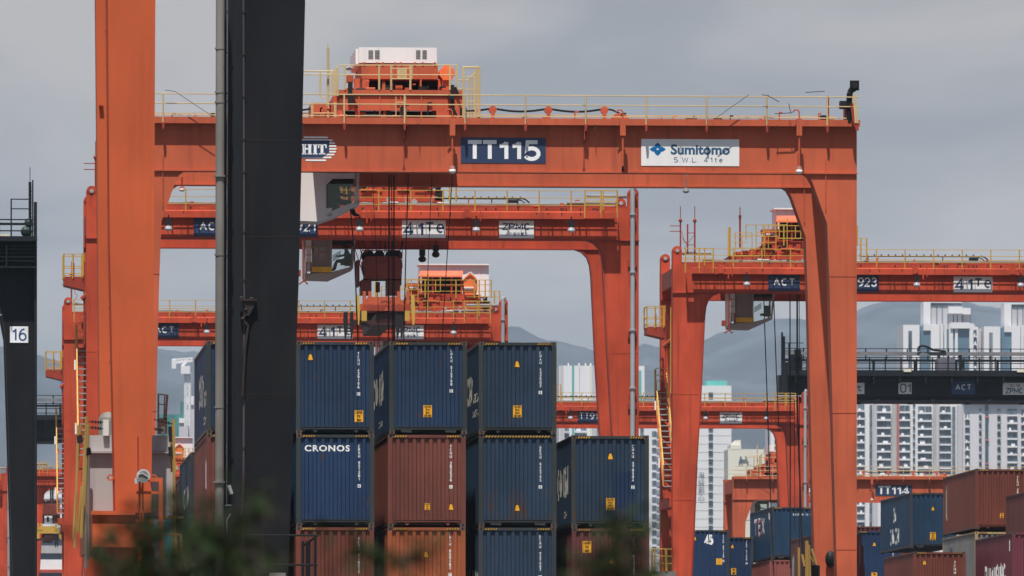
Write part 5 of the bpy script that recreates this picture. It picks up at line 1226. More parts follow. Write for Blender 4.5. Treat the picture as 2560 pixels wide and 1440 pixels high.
r.bar((Pk(794, 0, V)[0], V, Pk(0, 1338, V)[1]), (Pk(760, 0, V)[0], V + 1.2, Pk(0, 1362, V)[1]), .03, 5)
for x in (657, 788): r.bar((Pk(x, 0, V)[0], V, Pk(0, 1337, V)[1]), (Pk(x, 0, V)[0], V, Pk(0, 1460, V)[1]), .035, 5)
for x in (760, 770, 776): r.bar((Pk(x, 0, V)[0], V + .6, Pk(0, 1350, V)[1]), (Pk(x, 0, V)[0], V + .6, Pk(0, 1460, V)[1]), .035, 5)
r.build('handrail', BLACK, e)
m = MB(); m.box(Pk(610, 0)[0], Pk(800, 0)[0], V - .1, 0, Pk(0, 1500)[1], Pk(0, 1480)[1]); m.box(Pk(560, 0)[0], Pk(760, 0)[0], -.5, 1.5, .0, Pk(0, 1600)[1]); m.build('platform', CHAR2, e)
m = MB(); m.box(Pk(673, 0)[0], Pk(714, 0)[0], -.05, 0, Pk(0, 1470)[1], Pk(0, 1431)[1]); m.build('foot_plate', paint('pale_foot', (.30, .29, .26)), e)
# crane 16
FL = Frame(92, 370)
e = empty('charcoal_crane', FL, 'charcoal gantry crane with a white number 16 on its leg at the left edge', 'gantry crane', GC)
P = FL.pt
zb = P(40, 762)[1]; zt = P(40, 600)[1]
m = MB(); m.box(-26, -.02, 0, 1.3, zb, zt); m.prism([P(-40, 761), P(0, 768), P(5, 785), P(12, 830), P(20, 1050), P(31, 1440), (P(36, 0)[0], 2.4), (P(88, 0)[0], 2.4), P(88.5, 1440), P(86, 760), P(86, 600), (P(86, 0)[0], zb)], .01, 1.29); m.prism([(-26, zb), (-25, zb), (-25, 2.4), (-26, 2.4)], 0.01, 1.29)
m.box(-26, -.02, 7, 8.2, zb, zt); m.prism([(u - .0, z) for u, z in [P(0, 768), P(12, 830), P(31, 1440), (P(36, 0)[0], 2.4), (P(88, 0)[0], 2.4), (P(86, 0)[0], zb)]], 7.01, 8.2)
m.build('portal_frame', CHAR, e)
m = MB(); m.prism([P(86, 590), P(92, 590), P(92.5, 1440), (P(92.5, 0)[0], 2.4), (P(88, 0)[0], 2.4), P(88.5, 1440)], -.12, 1.0); m.build('side_channel', CHAR2, e)
m = MB(); m.box(-26, .0, -1.15, 0, zt - .12, zt + .0); m.box(-26, 0, -1.2, -1.1, P(0, 602, -1.2)[1], P(0, 590, -1.2)[1]); m.box(-26, 0, -.9, -.1, P(0, 668)[1], P(0, 672)[1]); 
for k in range(18): m.box(-26 + k * 1.45, -25.95 + k * 1.45, -1.1, 0, P(0, 672)[1], zt)
for y in (608, 617, 626, 635, 645, 655): m.box(-26, -.1, -.95, -.92, P(0, y)[1] - .02, P(0, y)[1] + .02)
m.build('walkway', CHAR2, e)
r = MB(); V = -1.1
for y in (549, 560, 577): r.bar((-26, V, FL.z(40, y, V)), (-.15, V, FL.z(40, y, V)), .03 if y != 560 else .06)
for k in range(20): u = -.3 - k * 1.35; r.bar((u, V, zt), (u, V, FL.z(40, 548, V)), .03)
for x in (28, 77): r.bar((FL.u(x, V), V, zt), (FL.u(x, V), V, FL.z(40, 497, V)), .025)
for y in (498, 522): r.bar((FL.u(28, V), V, FL.z(40, y, V)), (FL.u(77, V), V, FL.z(40, y, V)), .025)
r.build('handrail', CHAR2, e)
m = MB(); u = FL.u(75, .5); m.bar((u, .5, zt), (u, .5, FL.z(75, 455, .5)), .05); m.bar((u, .5, FL.z(75, 455, .5)), (u, .5, FL.z(75, 418, .5)), .012); m.bar((u + .12, .5, zt), (u + .12, .5, FL.z(75, 450, .5)), .025)
for y in range(470, 590, 9): m.bar((u, .5, FL.z(75, y, .5)), (u + .12, .5, FL.z(75, y, .5)), .015)
m.build('mast', CHAR2, e)
m = MB(); u = FL.u(88.5, -.3); m.bar((u, -.3, 2.5), (u, -.3, FL.z(88, 505, -.3)), .075, 8); m.build('drain_pipe', CHAR2, e)
m = MB(); a = FL.pt(66, 590, .3); m.ball((a[0], .5, a[1] + .2), .25, 12, 8); m.ball((FL.u(72, .5), .5, FL.z(72, 557, .5)), .2, 10, 8); m.build('motor', paint('dark_green_paint', (.02, .045, .038)), e)
m = MB(); pbox(m, FL, -20, 24, 585, 592, -.6, -.4); m.build('strip_lamp', paint('bone_lamp', (.7, .66, .52)), e)
a, b = P(25, 816), P(70.5, 857)
sign(e, (a[0], b[0], b[1], a[1]), -.01, paint('number_plate_white', (.80, .80, .82)), [('16', paint('number_blue', (.035, .085, .20)), .10, .92, .10, .90, dict(t=.13, gap=.30))])
# charcoal crane with the 01 sign
def dark_crane(F, label, W, signs, grey=True):
    e = empty('charcoal_crane', F, label, 'gantry crane', GC)
    Mr = Frame(1957, 618); P = Mr.pt; z = lambda y: P(1957, y)[1] - .0
    def U(x): return Mr.u(x)
    zt, zb = P(2300, 928)[1], P(2300, 999)[1]
    m = MB(); m.box(.4, W, 0, 1.2, zb, zt); m.box(.4, W, 7, 8.2, zb, zt); m.prism([(.4, zb), (.4, 2.4), (1.2, 2.4), (1.5, zb)], .02, 1.18); m.prism([(.4, zb), (.4, 2.4), (1.2, 2.4), (1.5, zb)], 7.02, 8.1)
    m.prism([(W - 1.1, zb), (W - .9, 2.4), (W, 2.4), (W, zb)], .02, 1.18); m.prism([(W - 1.1, zb), (W - .9, 2.4), (W, 2.4), (W, zb)], 7.02, 8.1)
    m.build('portal_frame', CHAR2, e)
    m = MB(); m.box(.4, W, -.06, 0, zb - .05, zb + .22); m.build('lower_flange', CHAR, e)
    m = MB(); m.box(0.3, W, -1.0, 0, zt - .28, zt - .1); m.box(.3, W, -1.05, -.95, zt - .4, zt + .02)
    u = .8
    while u < W: m.box(u, u + .12, -1.0, 0, zt - .9, zt - .3); u += 1.9
    m.box(.4, W, -.8, -.7, zt - .75, zt - .68)
    m.build('walkway', CHAR2, e)
    r = MB(); h = [P(2300, y, -1)[1] for y in (921, 908, 894)]
    for k in h: r.bar((.3, -1, k), (W, -1, k), .035)
    u = .5; i = 0
    while u < W: r.bar((u, -1, zt - .1), (u, -1, h[2]), .04); u += 1.15
    for zz in (h[2] + .02,): r.bar((.3, 4, zz), (W, 4, zz), .10)
    hh = P(2300, 872, 4)[1]; r.bar((.3, 4, hh), (W, 4, hh), .03); u = .4
    while u < W: r.bar((u, 4, h[2]), (u, 4, hh), .04); u += 1.53
    u = 1.0
    while u < W: r.bar((u, 4, zt), (u, 4, h[2]), .08); u += 3.05
    r.build('handrail', CHAR2, e)
    m = MB(); a, b = P(2300, 880, 4)[1], P(2300, 889, 4)[1]; m.box(.3, W, 3.9, 4.1, b, a); m.build('cable_duct', paint('duct_grey', (.20, .20, .21)), e)
    if grey:
        m = MB(); m.box(U(2347), U(2390), .5, 2.5, P(0, 925)[1], P(2370, 895)[1]); m.build('control_cabin', paint('cabin_slate', (.13, .13, .16)), e)
        m = MB(); zz = lambda y: P(2330, y, 3.8)[1]; X = lambda x: Mr.u(x, 3.8)
        m.path([(X(2295), 3.8, zz(879)), (X(2297), 3.8, zz(868)), (X(2304), 3.8, zz(864)), (X(2315), 3.8, zz(866)), (X(2333), 3.8, zz(875)), (X(2365), 3.8, zz(878))], .09, 8)
        m.path([(X(2396), 3.8, zz(890)), (X(2406), 3.8, zz(905)), (X(2407), 3.8, zz(920)), (X(2400), 3.8, zz(928))], .06, 8)
        for x in (2340, 2394): m.box(X(x) - .1, X(x) + .1, 2, 2.2, zt, zz(890))
        m.build('cable_loop', BLACK, e)
        m = MB()
        for x in (2148, 2276, 2419, 2556): m.box(U(x) - .16, U(x) + .16, -.1, .5, zb - .34, zb - .18); 
        m.build('rail_clamp', BLACK, e)
        m = MB()
        for x in (2262, 2545): m.box(U(x) - .2, U(x) + .35, -1.12, -1.05, zt - .1, zt + .12)
        m.build('strip_lamp', paint('bone_lamp', (.7, .66, .52)), e)
    m = MB()
    for x, yt in ((1957, 830), (1962, 840), (1975, 858)): m.bar((U(x), .5, zt - 1.5), (U(x), .5, P(x, yt)[1]), .06)
    for y in (850, 870, 890, 905): m.bar((U(1957), .5, P(0, y)[1]), (U(2010), .5, P(0, y)[1]), .03)
    m.box(U(1957), U(1975), .2, 1.2, P(1960, 980)[1], P(1960, 905)[1]); m.box(U(1980), U(2008), .6, 1.6, P(1990, 925)[1], P(1990, 885)[1]); m.bar((U(1996), .5, P(0, 885)[1]), (U(1996), .5, P(0, 866)[1]), .25, 10)
    m.build('end_gear', CHAR2, e)
    for body, x0, x1, y0, y1, board, mat, tx in signs:
        sign(e, (U(x0), U(x1), P((x0 + x1) / 2, y1)[1], P((x0 + x1) / 2, y0)[1]), -.02, board, tx)
    for body, x in (('5T', 2195), ('5.5T', 2333), ('60T', 2474)):
        if grey: lettering('lettering', body, GREYP, e, U(x - 5), U(x + 5), P(0, 996)[1], P(0, 992)[1], -.08)
    return e
FM = Frame(1957, 618)
dark_crane(FM, 'charcoal gantry crane with 01, ACT and ZPMC signs in front of the tower blocks', 24.5, [
    ('t', 2110, 2161, 957, 985, WHITE_S, NAVYT, [('Lt', STEELB, .1, .88, .22, .84, dict(t=.14))]),
    ('01', 2246, 2279, 956, 985, WHITE_S, NAVYT, [('01', STEELB, .12, .96, .1, .9, dict(t=.13))]),
    ('ACT', 2379, 2438, 950, 986, paint('sign_mid_blue', (.035, .075, .17)), LETW, [('ACT', LETW, .16, .84, .30, .70, dict(t=.16, gap=.3))]),
    ('Z', 2507, 2562, 957, 987, WHITE_S, NAVYT, [('ZPMC', NAVYT, .12, .93, .10, .56, dict(t=.17)), ('北 京', NAVYT, .30, .80, .64, .90)])])
FM2 = Frame(30, 700)
dark_crane(FM2, 'far charcoal crane beam behind the leftmost stairs', 8.0, [], grey=False)
# ------------------------------------------------------------------ bits at the feet of the right legs
e = empty('cable_collector', Frame(1990, 283), 'cluster of ochre conductor poles and grey cabinet at the foot of the right legs', 'collector poles', None)
F0 = Frame(1990, 283); m = MB()
def b0(x0, y0, x1, y1, r, v=0): m.bar((F0.u(x0, v), v, F0.z(x0, y0, v)), (F0.u(x1, v), v, F0.z(x1, y1, v)), r, 5)
for a in ((1997, 1369, 1999, 1600, .04), (2005, 1386, 2011, 1416, .05), (2017, 1352, 2017, 1600, .06), (2021, 1362, 2030, 1600, .06), (2029, 1372, 2041, 1412, .05), (2024, 1388, 2038, 1412, .02)): b0(*a)
build_each(m, 'conductor_pole', paint('weathered_ochre', (.36, .22, .06)), e)
m = MB(); pbox(m, F0, 2042, 2074, 1416, 1640, 4, 6); m.build('cabinet', GREYP, e)
m = MB(); a = F0.pt(2026, 1440, 3); m.bar((a[0], 2, 2), (a[0], 2, F0.z(2026, 1415, 3)), .22, 14); b0(2036, 1405, 2042, 1418, .03); b0(2011, 1418, 2013, 1406, .03); m.ball((F0.u(2076, 3), 3, F0.z(2076, 1398, 3)), .18, 12, 8, 1.6); m.build('cable_reel', BLACK, e)
m = MB(); pbox(m, F0, 2152, 2159, 1365, 1412, -1, -.8); pbox(m, F0, 2146, 2162, 1412, 1640, -1, .2); m.build('post', paint('rusty_post', (.12, .035, .03), .7, .2, .5), e)
e = empty('platform_rail', Frame(1626, 300), 'yellow platform handrail at the foot of the ACT TT923 crane', 'handrail', None)
F0 = Frame(1626, 424); e.location = (F0.X, F0.D, 0); r = MB(); m = r
for a in ((1630, 1372, 1634, 1640, .05), (1637, 1372, 1637, 1640, .03), (1665, 1372, 1666, 1428, .06)): b0(*a)
for y in (1372, 1390, 1408): b0(1630, y, 1680, y + 1, .025)
r.build('rail', YEL, e)
m = MB(); pbox(m, F0, 1636, 1690, 1428, 1640, 0, 3); m.build('deck', GREYP, e)
# ------------------------------------------------------------------ buildings
GB = 'tower blocks beyond the port'
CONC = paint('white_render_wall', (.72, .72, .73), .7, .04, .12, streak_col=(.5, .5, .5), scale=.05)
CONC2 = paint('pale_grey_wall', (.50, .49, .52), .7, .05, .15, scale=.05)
CONC3 = paint('stained_wall', (.46, .44, .42), .7, .12, .4, scale=.2)
CREAMW = paint('cream_wall', (.70, .68, .58), .7, .05, .2, scale=.05)
WIN = paint('window_blue_grey', (.085, .115, .145), .3, .55, .7, streak_col=(.33, .33, .32), scale=.22)
WIN2 = paint('curtain_wall_blue', (.11, .19, .26), .3, .25, .2, scale=.1)
TEAL = paint('teal_netting', (.10, .42, .38), .8, .12, .2, scale=.1)
PINK = paint('red_stripe', (.48, .13, .12), .7, .1, .1)
WCACHE = {}
class Block:
    def __init__(s, name, x0, D, label, yaw=0.0684):
        s.F = Frame(x0, D, yaw); s.x0 = x0; s.s = FPX / D; s.e = empty(name, s.F, label, 'building', GB); s.n = 0; s.rest = None
    def U(s, x): return (x - s.x0) / s.s
    def Z(s, y): return s.F.z(s.x0, y)
    def box(s, name, x0, x1, y0, y1, v0, v1, mat, parent=None):
        m = MB(); m.box(s.U(x0), s.U(x1), v0, v1, s.Z(y1) if y1 is not None else 0, s.Z(y0)); return m.build(name, mat, parent or s.e)
    def wins(s, x0, x1, y0, y1, pitch, h, v, mat=WIN, sill=None, proud=.5, split=1, jit=True):
        """a column of windows, each its own object; sill: a light balcony front under every one"""
        w_ = (x1 - x0) / s.s; hh = h / s.s; k = 0
        key = (round(w_, 2), round(hh, 2), mat.name, split)
        if key not in WCACHE:
            m = MB(); g = w_ * .04
            for i in range(split): m.box(i * w_ / split + (g if i else 0), (i + 1) * w_ / split, -.15, .0, -hh, 0)
            WCACHE[key] = m.mesh('window', [mat])
        m = MB(); y = y0; ms = MB()
        while y < y1:
            if s.n < 100:
                o = link('window', WCACHE[key], s.e); o.location = (s.U(x0), v, s.Z(y)); s.n += 1
            else:
                m.box(s.U(x0), s.U(x1), v - .15, v, s.Z(y) - hh, s.Z(y))
            if sill: ms.box(s.U(x0) - .15, s.U(x1) + .15, v - proud - .4, v, s.Z(y + h) - sill / s.s, s.Z(y + h))
            if sill and jit and random.random() < .75:
                a = s.U(x0) + random.uniform(.1, .45) * w_; ms.box(a, a + w_ * random.uniform(.2, .4), v - .35, v, s.Z(y + h), s.Z(y + h) + hh * random.uniform(.25, .6))
            y += pitch
        if m.v: tag(m.build('window', mat, s.e), kind='stuff')
        if sill: ms.build('balcony', CONC, s.e)
# wide front block below the 01 crane
b = Block('apartment_block', 2060, 2950, 'wide white apartment block with rows of balconies below the 01 crane')
b.box('wall', 2060, 2405, 1000, None, 0, 16, CONC); b.box('pilaster', 2183, 2192, 998, None, -1.4, 0, CONC2); b.box('pilaster', 2230, 2242, 998, None, -1.0, 0, CONC3); b.box('pilaster', 2243, 2248, 998, None, -1.2, 0, PINK)
b.box('pilaster', 2334, 2341, 998, None, -1.0, 0, CONC3); b.box('pilaster', 2341, 2348, 998, None, -1.6, 0, CONC2); b.box('pilaster', 2394, 2407, 1012, None, -1.8, 0, CONC2)
for x0, x1, y0, sp in ((2143, 2161, 1010, 1), (2192, 2227, 1013, 2), (2250, 2275, 1013, 2), (2296, 2330, 1015, 2), (2351, 2378, 1015, 2)):
    b.wins(x0, x1, y0, 1200 if x0 > 2170 else 1340, 19.7, 15.5, -.3, sill=4, split=sp)
b.wins(2174, 2181, 1012, 1340, 19.7, 15, -.3); b.wins(2382, 2390, 1016, 1200, 19.7, 14.5, -.3); b.wins(2283, 2289, 1005, 1200, 19.8, 10, -.3, mat=paint('dark_window', (.045, .07, .09), .3, .2, 0))
b = Block('apartment_block', 2406, 3000, 'white apartment block with a dark window stripe and red bands, at the right')
b.box('wall', 2408, 2760, 1003, None, 0, 16, paint('lilac_grey_wall', (.60, .59, .62), .7, .04, .12, scale=.05)); b.box('glass_stripe', 2463, 2471, 1010, None, -.5, 0, paint('dark_glass_stripe', (.05, .09, .11), .3, .1, 0)); 
b.box('parapet', 2408, 2560, 1003, 1008, -1.5, 0, WIN2)
m = MB()
for y in (1040, 1098, 1157): m.box(b.U(2463), b.U(2472), -.8, 0, b.Z(y + 4), b.Z(y))
m.build('red_band', PINK, b.e)
b.wins(2413, 2423, 1031, 1200, 19.4, 15, -.3, sill=3); b.wins(2448, 2453, 1021, 1200, 19.4, 13, -.3, sill=2, jit=False); b.wins(2494, 2501, 1022, 1200, 19.6, 14, -.3, sill=2, jit=False); b.wins(2519, 2543, 1022, 1200, 19.6, 14.5, -.3, sill=4, split=2); b.wins(2554, 2580, 1024, 1200, 19.6, 14.5, -.3, sill=4)
# upper towers
def tower(x, label, sh=0, top=0):
    b = Block('residential_tower', x, 3300, label); X = lambda a: a + sh; T = lambda y: y + top
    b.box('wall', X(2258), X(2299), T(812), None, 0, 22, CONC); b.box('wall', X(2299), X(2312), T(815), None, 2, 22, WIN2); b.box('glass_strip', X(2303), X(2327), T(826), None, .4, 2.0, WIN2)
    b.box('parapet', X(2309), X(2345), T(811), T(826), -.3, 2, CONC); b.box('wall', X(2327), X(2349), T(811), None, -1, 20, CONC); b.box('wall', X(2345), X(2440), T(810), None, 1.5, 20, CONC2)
    b.box('glass_strip', X(2271), X(2280), T(827), None, -.15, 0, WIN)
    for x0, x1 in ((2351, 2358), (2361, 2367), (2373, 2383), (2388, 2395)): b.box('fin', X(x0), X(x1), T(809), None, -.5, 1.5, CONC)
    b.box('parapet', X(2376), X(2425), T(806), T(821), -1.2, 1.5, CONC); b.box('fin', X(2424), X(2434), T(808), None, -1, 1.5, CONC)
    b.box('glass_strip', X(2367), X(2373), T(822), None, .8, 1.5, WIN2); b.box('glass_strip', X(2383), X(2388), T(822), None, .5, 1.5, WIN2); b.box('curtain_wall', X(2395), X(2424), T(822), None, .2, 1.5, WIN2)
    b.wins(X(2435), X(2443), T(824), 1000, 20, 15, .5, sill=3); b.box('wall', X(2434), X(2447), T(816), None, .8, 18, CONC); b.box('wall', X(2447), X(2457), T(826), None, 4, 18, CONC2)
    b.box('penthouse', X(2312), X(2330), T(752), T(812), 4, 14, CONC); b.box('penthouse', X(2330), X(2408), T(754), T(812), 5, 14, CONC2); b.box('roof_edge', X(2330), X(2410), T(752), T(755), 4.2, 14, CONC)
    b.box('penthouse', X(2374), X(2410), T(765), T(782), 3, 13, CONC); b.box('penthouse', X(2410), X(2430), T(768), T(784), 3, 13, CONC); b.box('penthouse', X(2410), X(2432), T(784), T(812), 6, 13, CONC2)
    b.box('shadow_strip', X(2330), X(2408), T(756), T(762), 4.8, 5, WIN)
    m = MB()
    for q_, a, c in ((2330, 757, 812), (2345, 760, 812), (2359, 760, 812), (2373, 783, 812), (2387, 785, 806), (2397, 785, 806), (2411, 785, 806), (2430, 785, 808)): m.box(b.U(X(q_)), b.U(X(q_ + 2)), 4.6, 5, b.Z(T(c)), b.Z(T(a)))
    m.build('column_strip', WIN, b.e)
tower(2250, 'slender white tower with stepped grey penthouse rising above the 01 crane')
tower(2450, 'white stepped tower at the right edge above the 01 crane', 202, 4)
# middle buildings
b = Block('apartment_block', 1395, 3100, 'white tower with teal stripes between the front stacks and the red leg')
b.box('wall', 1398, 1612, 914, None, 0, 20, CONC); b.box('stripe', 1430, 1435, 912, None, -.3, 0, TEAL); b.box('stripe', 1597, 1604, 925, None, -.3, 0, TEAL); b.box('pilaster', 1400, 1408, 914, None, -.4, 0, CONC2); b.box('pilaster', 1448, 1449, 914, None, -.5, 0, CONC2); b.box('pilaster', 1474, 1480, 914, None, -.5, 0, CREAMW); b.box('pilaster', 1480, 1492, 914, None, -.4, 0, CONC2)
m = MB()
for x in (1420, 1447, 1463, 1476): m.box(b.U(x), b.U(x + 3), 1, 2, b.Z(915), b.Z(907))
m.build('roof_mast', CONC, b.e)
b.wins(1411, 1422, 1066, 1190, 19, 13, -.2, sill=3); b.wins(1437, 1466, 1066, 1190, 19, 11, -.2, sill=5, split=3); b.wins(1489, 1495, 1066, 1190, 19, 13, -.2)
b = Block('apartment_block', 1597, 2950, 'pale apartment block with a column of shaded windows left of the ACT TT923 leg')
b.box('wall', 1597, 1692, 1010, None, 0, 18, CONC); b.wins(1630, 1641, 1078, 1380, 20.6, 10, -.15); b.wins(1641.5, 1650, 1080, 1380, 20.6, 12, -.15, mat=paint('window_light', (.22, .27, .31), .4, .2, .2, scale=.1)); b.wins(1600, 1609, 1066, 1120, 19, 13, -.2)
b = Block('office_tower', 1738, 2800, 'plain white tower with a teal roof box and Chinese lettering down its wall')
b.box('wall', 1700, 1829, 964, None, 0, 20, paint('white_tower_wall', (.70, .71, .71), .7, .03, .1, scale=.05)); b.box('roof_box', 1770, 1821, 950, 964, 4, 14, TEAL); 
m = MB()
for k in range(18): m.box(b.U(1700), b.U(1829), -.06, 0, b.Z(985 + k * 20.8), b.Z(984.4 + k * 20.8))
m.build('floor_joint', CONC2, b.e)
b.wins(1771.5, 1782.5, 981, 1325, 20.8, 13, -.15, mat=paint('dark_window', (.045, .07, .09), .3, .2, 0), jit=False)
for i, ch in enumerate('海益都心'):
    y = 1180 + i * 19; lettering('lettering', ch, WIN, b.e, b.U(1745), b.U(1761), b.Z(y + 15), b.Z(y), -.3)
b = Block('port_building', 1829, 2400, 'cream stepped building with a large A behind the TT114 trolley')
b.box('wall', 1820, 1925, 1123, None, 0, 12, CREAMW); b.box('wall', 1827, 1853, 1112, 1125, 0, 10, CREAMW)
m = MB(); m.prism([(b.U(1841), b.Z(1100)), (b.U(1853), b.Z(1100)), (b.U(1852), b.Z(1124)), (b.U(1829), b.Z(1124)), (b.U(1829), b.Z(1112))], 1, 6); m.build('gable', CREAMW, b.e)
m = MB()
for x0, y0, x1, y1 in ((1848, 1157, 1852, 1141), (1852, 1141, 1855, 1157), (1864, 1140, 1870, 1157), (1850, 1150, 1866, 1150)): m.bar((b.U(x0), -.2, b.Z(y0)), (b.U(x1), -.2, b.Z(y1)), .18)
m.build('lettering', WIN, b.e)
b = Block('apartment_block', 1924, 2900, 'slim white block with few windows behind the small red crane')
b.box('wall', 1926, 2020, 1048, None, 0, 18, CONC); b.wins(1936, 1943, 1080, 1330, 20, 10, -.2); b.wins(1928, 1947, 1245, 1280, 20, 13, -.25, split=2)
# left distance
b = Block('construction_block', 400, 2500, 'unfinished grey tower with green netting beside a tower crane')
b.box('wall', 465, 540, 990, None, 0, 14, CONC2); b.box('core', 466, 484, 990, 1012, -.5, 10, CONC); b.box('wall', 447, 470, 1047, None, -2, 8, CONC2); b.box('core', 447, 466, 1046, 1058, -2.4, 6, CONC); b.box('netting', 396, 452, 1036, None, -1, 8, paint('dark_teal_netting', (.05, .20, .19), .8, .2, .3, scale=.3)); b.box('netting', 453, 459, 1003, None, 2, 8, paint('dark_teal_netting', (.05, .2, .19)))
Fq = Frame(470, 2450)
e = empty('tower_crane', Fq, 'white lattice tower crane above the green-netted building site', 'tower crane', None)
m = MB()
def bl(x0, y0, x1, y1, r=.18, v=0): m.bar((Fq.u(x0, v), v, Fq.z(x0, y0, v)), (Fq.u(x1, v), v, Fq.z(x1, y1, v)), r)
for k in range(8): y = 938 + k * 16; bl(463, y, 475, y + 16); bl(475, y, 463, y + 16); bl(463, y, 475, y)
for x in (463, 475): bl(x, 930, x, 1070, .25)
m.build('mast', CONC, e); m = MB()
bl(430, 908, 482, 902, .35); bl(430, 899, 482, 895, .25); [bl(434 + k * 8, 908, 438 + k * 8, 897) for k in range(6)]; [bl(438 + k * 8, 897, 442 + k * 8, 908) for k in range(6)]
m.box(Fq.u(429), Fq.u(440), -1, 1, Fq.z(430, 922), Fq.z(430, 899)); m.box(Fq.u(452), Fq.u(475), -1.2, 1.2, Fq.z(460, 935), Fq.z(460, 915)); bl(455, 915, 470, 900, .4); m.build('jib', CONC, e)
b = Block('port_building', 20, 2300, 'long low building with navy and white floor bands behind the left legs')
for i, (y0, y1, mt) in enumerate(((1349, 1364, 'n'), (1364, 1383, 'g'), (1383, 1399, 'n'), (1399, 1424, 'w'), (1424, 1432, 'r'), (1432, None, 'n'))):
    b.box('band', 10, 175, y0, y1, (0, -1, 0, -1.5, -2, 0)[i], 20, {'n': paint('navy_band', (.022, .035, .06), .5, .1, .1), 'g': GREY, 'w': WHITE, 'r': RED_A}[mt])
b = Block('apartment_block', 20, 2900, 'grey and white banded block seen under the far red crane')
b.box('wall', 18, 170, 1215, None, 0, 14, CONC2)
for k in range(6): b.box('balcony', 18, 170, 1238 + k * 24, 1247 + k * 24, -1, 0, CONC)
Fb = Frame(152, 1500); m = MB(); m.prism([Fb.pt(147, 925), Fb.pt(157, 925), Fb.pt(160, 960), Fb.pt(162, 1012), Fb.pt(157, 1000), Fb.pt(151, 955)], 0, 1.5); m.prism([Fb.pt(157, 1000), Fb.pt(164, 1012), (Fb.u(175), 0), (Fb.u(168), 0)], 0.01, 1.5)
e = empty('quay_crane', Fb, 'sliver of a bright blue far crane beside the leftmost red leg', 'crane', None); m.build('leg', paint('azure_paint', (.01, .22, .62), .5, .05, .1), e)
# ------------------------------------------------------------------ terrain, ground, water
def ridge(name, pts, D, depth, label, mat, rough=16):
    m = MB(); nx_ = 150; ny_ = 22; xs0, xs1 = pts[0][0], pts[-1][0]; F = Frame(1280, D, 0.0)
    random.seed(3); ph = [random.uniform(0, 6.28) for _ in range(12)]
    def h(x):
        for (a, ya), (c, yc) in zip(pts, pts[1:]):
            if a <= x <= c: t = (x - a) / (c - a); t = t * t * (3 - 2 * t) * .5 + t * .5; return ya + (yc - ya) * t
        return pts[-1][1]
    s = FPX / D
    for j in range(ny_ + 1):
        for i in range(nx_ + 1):
            x = xs0 + (xs1 - xs0) * i / nx_; top = (YH - h(x)) / s; t = j / ny_; k = math.sin(min(1, t * 2) * math.pi / 2) if t < .5 else math.cos((t - .5) * math.pi)
            n_ = sum(math.sin((i * (.21 + .13 * q_)) + j * (.5 + .21 * q_) + ph[q_]) / (1 + q_) for q_ in range(8))
            n2 = sum(math.sin(i * (1.1 + .47 * q_) + ph[q_]) / (2 + q_) for q_ in range(6))
            z = top * k + n_ * rough * (k * (1 - k) * 3) + n2 * rough * .12 * k
            m.v.append(((x - 1280) / s, D + (t - .5) * depth, max(z, 0) + CAMZ if z > 0 else 0))
    for j in range(ny_):
        for i in range(nx_): a = j * (nx_ + 1) + i; m.f.append((a, a + 1, a + nx_ + 2, a + nx_ + 1)); m.mi.append(0)
    o = m.build(name, mat, None, True); return tag(o, kind='structure')
HILL = paint('wooded_hillside', (.034, .040, .050), .9, .7, .3, scale=.01)
ridge('hills', [(-400, 900), (-150, 870), (0, 868), (40, 866), (90, 888), (150, 905), (300, 900), (400, 872), (480, 880), (600, 905), (900, 900), (1150, 868), (1230, 832), (1268, 818), (1290, 816), (1320, 828), (1352, 845), (1400, 856), (1440, 863), (1470, 870), (1500, 885), (1560, 905), (1900, 960), (2000, 980), (3000, 1000)], 12500, 2500, '', HILL)
ridge('mountains', [(900, 960), (1300, 940), (1500, 890), (1590, 868), (1610, 862), (1640, 868), (1700, 862), (1760, 851), (1800, 832), (1850, 813), (1900, 803), (1950, 799), (2040, 800), (2100, 786), (2142, 776), (2180, 760), (2215, 753), (2300, 750), (2400, 758), (2440, 765), (2480, 773), (2510, 771), (2560, 765), (2800, 740), (3200, 700)], 15500, 4000, '', HILL)
m = MB(); m.poly([(-16000, -300, 0), (16000, -300, 0), (16000, 24000, 0), (-16000, 24000, 0)])
tag(m.build('ground', paint('worn_yard_concrete', (.07, .068, .066), .85, .2, .4, scale=.3)), kind='structure')
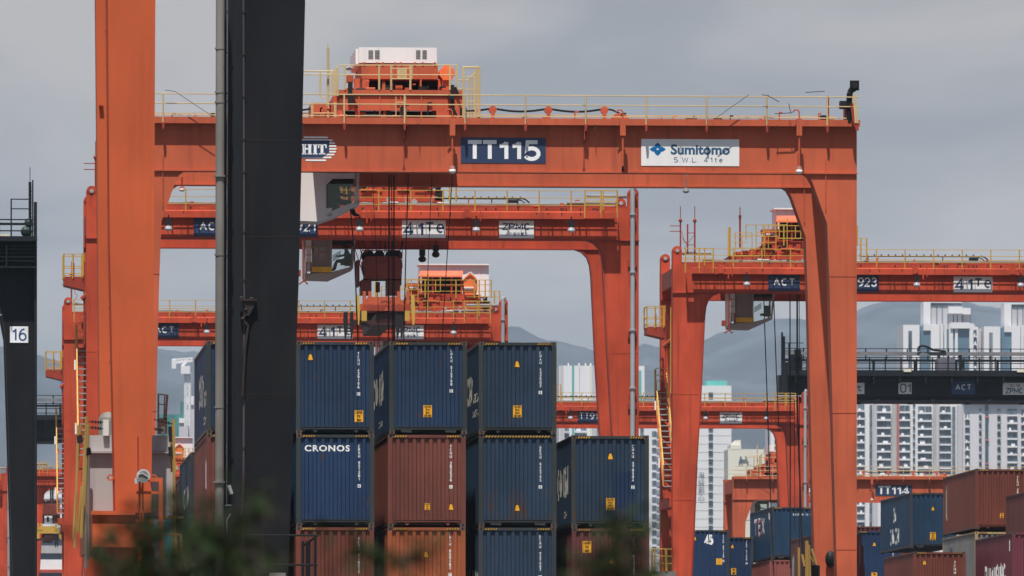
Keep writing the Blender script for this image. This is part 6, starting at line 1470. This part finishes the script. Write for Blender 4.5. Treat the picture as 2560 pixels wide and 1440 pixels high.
# ------------------------------------------------------------------ out-of-focus shrubs close to the camera
LEAF = paint('dark_leaf', (.022, .042, .013), .7, .3, .2, streak_col=(.035, .022, .01), scale=6, spec=.1)
BARK = paint('twig_bark', (.035, .025, .018), .8, .2, .2)
def shrub(D, clumps, label, seed):
    rnd = random.Random(seed); cx = sum(c[0] for c in clumps) / len(clumps); F = Frame(cx, D, 0.0)
    e = empty('shrub', F, label, 'shrub', 'leafy shrubs close in front of the yard'); s = FPX / D
    m = MB(); tw = MB()
    root = (0, 0.3, 0)
    for (x, y, rx, ry, n) in clumps:
        c = Vector(((x - cx) / s, 0, F.z(x, y))); base = Vector((c.x * .5, .15, .2)); mid = Vector((c.x * .9, .1, c.z * .55))
        tw.bar(root, base, .016, 6, .012); tw.bar(base, mid, .012, 6, .008); tw.bar(mid, c + Vector((0, 0, -ry / s * .8)), .008, 6, .003)
        for k in range(max(3, n // 9)):      # sprays of leaves along short twigs
            a_ = rnd.uniform(0, 6.28); rr = math.sqrt(rnd.random()); q0 = c + Vector((math.cos(a_) * rr * rx / s, rnd.uniform(-.25, .25), math.sin(a_) * rr * ry / s))
            d0 = Vector((rnd.uniform(-1, 1), rnd.uniform(-.6, .6), rnd.uniform(-.1, 1))).normalized(); Lt = rnd.uniform(.05, .13)
            tw.bar(q0 - d0 * Lt * .6, q0 + d0 * Lt, .0025, 4, .001)
            for j in range(rnd.randint(6, 11)):
                p = q0 + d0 * Lt * (j / 9 - .2); dr = (d0 * .5 + Vector((rnd.uniform(-1, 1), rnd.uniform(-1, 1), rnd.uniform(-.9, .6)))).normalized()
                w_ = dr.cross(Vector((rnd.uniform(-1, 1), rnd.uniform(-1, 1), 1))).normalized(); L = rnd.uniform(.02, .045); ww = L * .25; up = dr.cross(w_) * ww * .3
                m.poly([p, p + dr * L * .5 + w_ * ww + up, p + dr * L, p + dr * L * .5 - up]); m.poly([p, p + dr * L * .5 - up, p + dr * L, p + dr * L * .5 - w_ * ww + up])
    m.build('foliage', LEAF, e); tw.build('stem', BARK, e); return e
shrub(19, [(340, 1435, 100, 40, 150), (420, 1350, 80, 60, 130), (520, 1400, 110, 55, 210), (370, 1320, 60, 30, 50), (260, 1400, 45, 34, 60), (290, 1345, 24, 18, 14), (235, 1440, 40, 26, 50), (630, 1405, 60, 55, 80), (470, 1300, 60, 32, 50), (470, 1455, 170, 30, 260), (600, 1300, 50, 22, 16), (655, 1270, 40, 16, 10), (400, 1275, 50, 18, 14), (560, 1345, 60, 40, 60)], 'dark out-of-focus shrub covering the feet of the left crane legs', 1)
shrub(20, [(960, 1430, 55, 14, 34), (1015, 1395, 36, 16, 34), (820, 1418, 60, 10, 14), (925, 1385, 55, 9, 16), (1050, 1378, 20, 8, 7)], 'thin blurred sprig in front of the orange container', 2)
shrub(19.5, [(1500, 1425, 50, 28, 70), (1555, 1375, 50, 50, 110), (1600, 1335, 34, 28, 40), (1580, 1440, 60, 24, 90), (1465, 1440, 40, 14, 24), (1535, 1320, 20, 14, 8)], 'dark blurred bush before the right end of the container row', 3)
# ------------------------------------------------------------------ haze
m = MB(); m.box(-6000, 6000, -20, 18500, -1.0, 1020)
hz = m.build('haze', bpy.data.materials.new('haze_air')); tag(hz, kind='stuff')
hm = hz.data.materials[0]; hm.use_nodes = True; t = hm.node_tree; t.nodes.clear(); oo = nd(t, 'ShaderNodeOutputMaterial'); pv = nd(t, 'ShaderNodeVolumePrincipled')
pv.inputs['Color'].default_value = (0.65, 0.82, 1.0, 1); pv.inputs['Density'].default_value = HAZE if 'HAZE' in globals() else 0.000043; pv.inputs['Anisotropy'].default_value = 0.0
t.links.new(pv.outputs[0], oo.inputs['Volume'])
scene.cycles.volume_bounces = 0
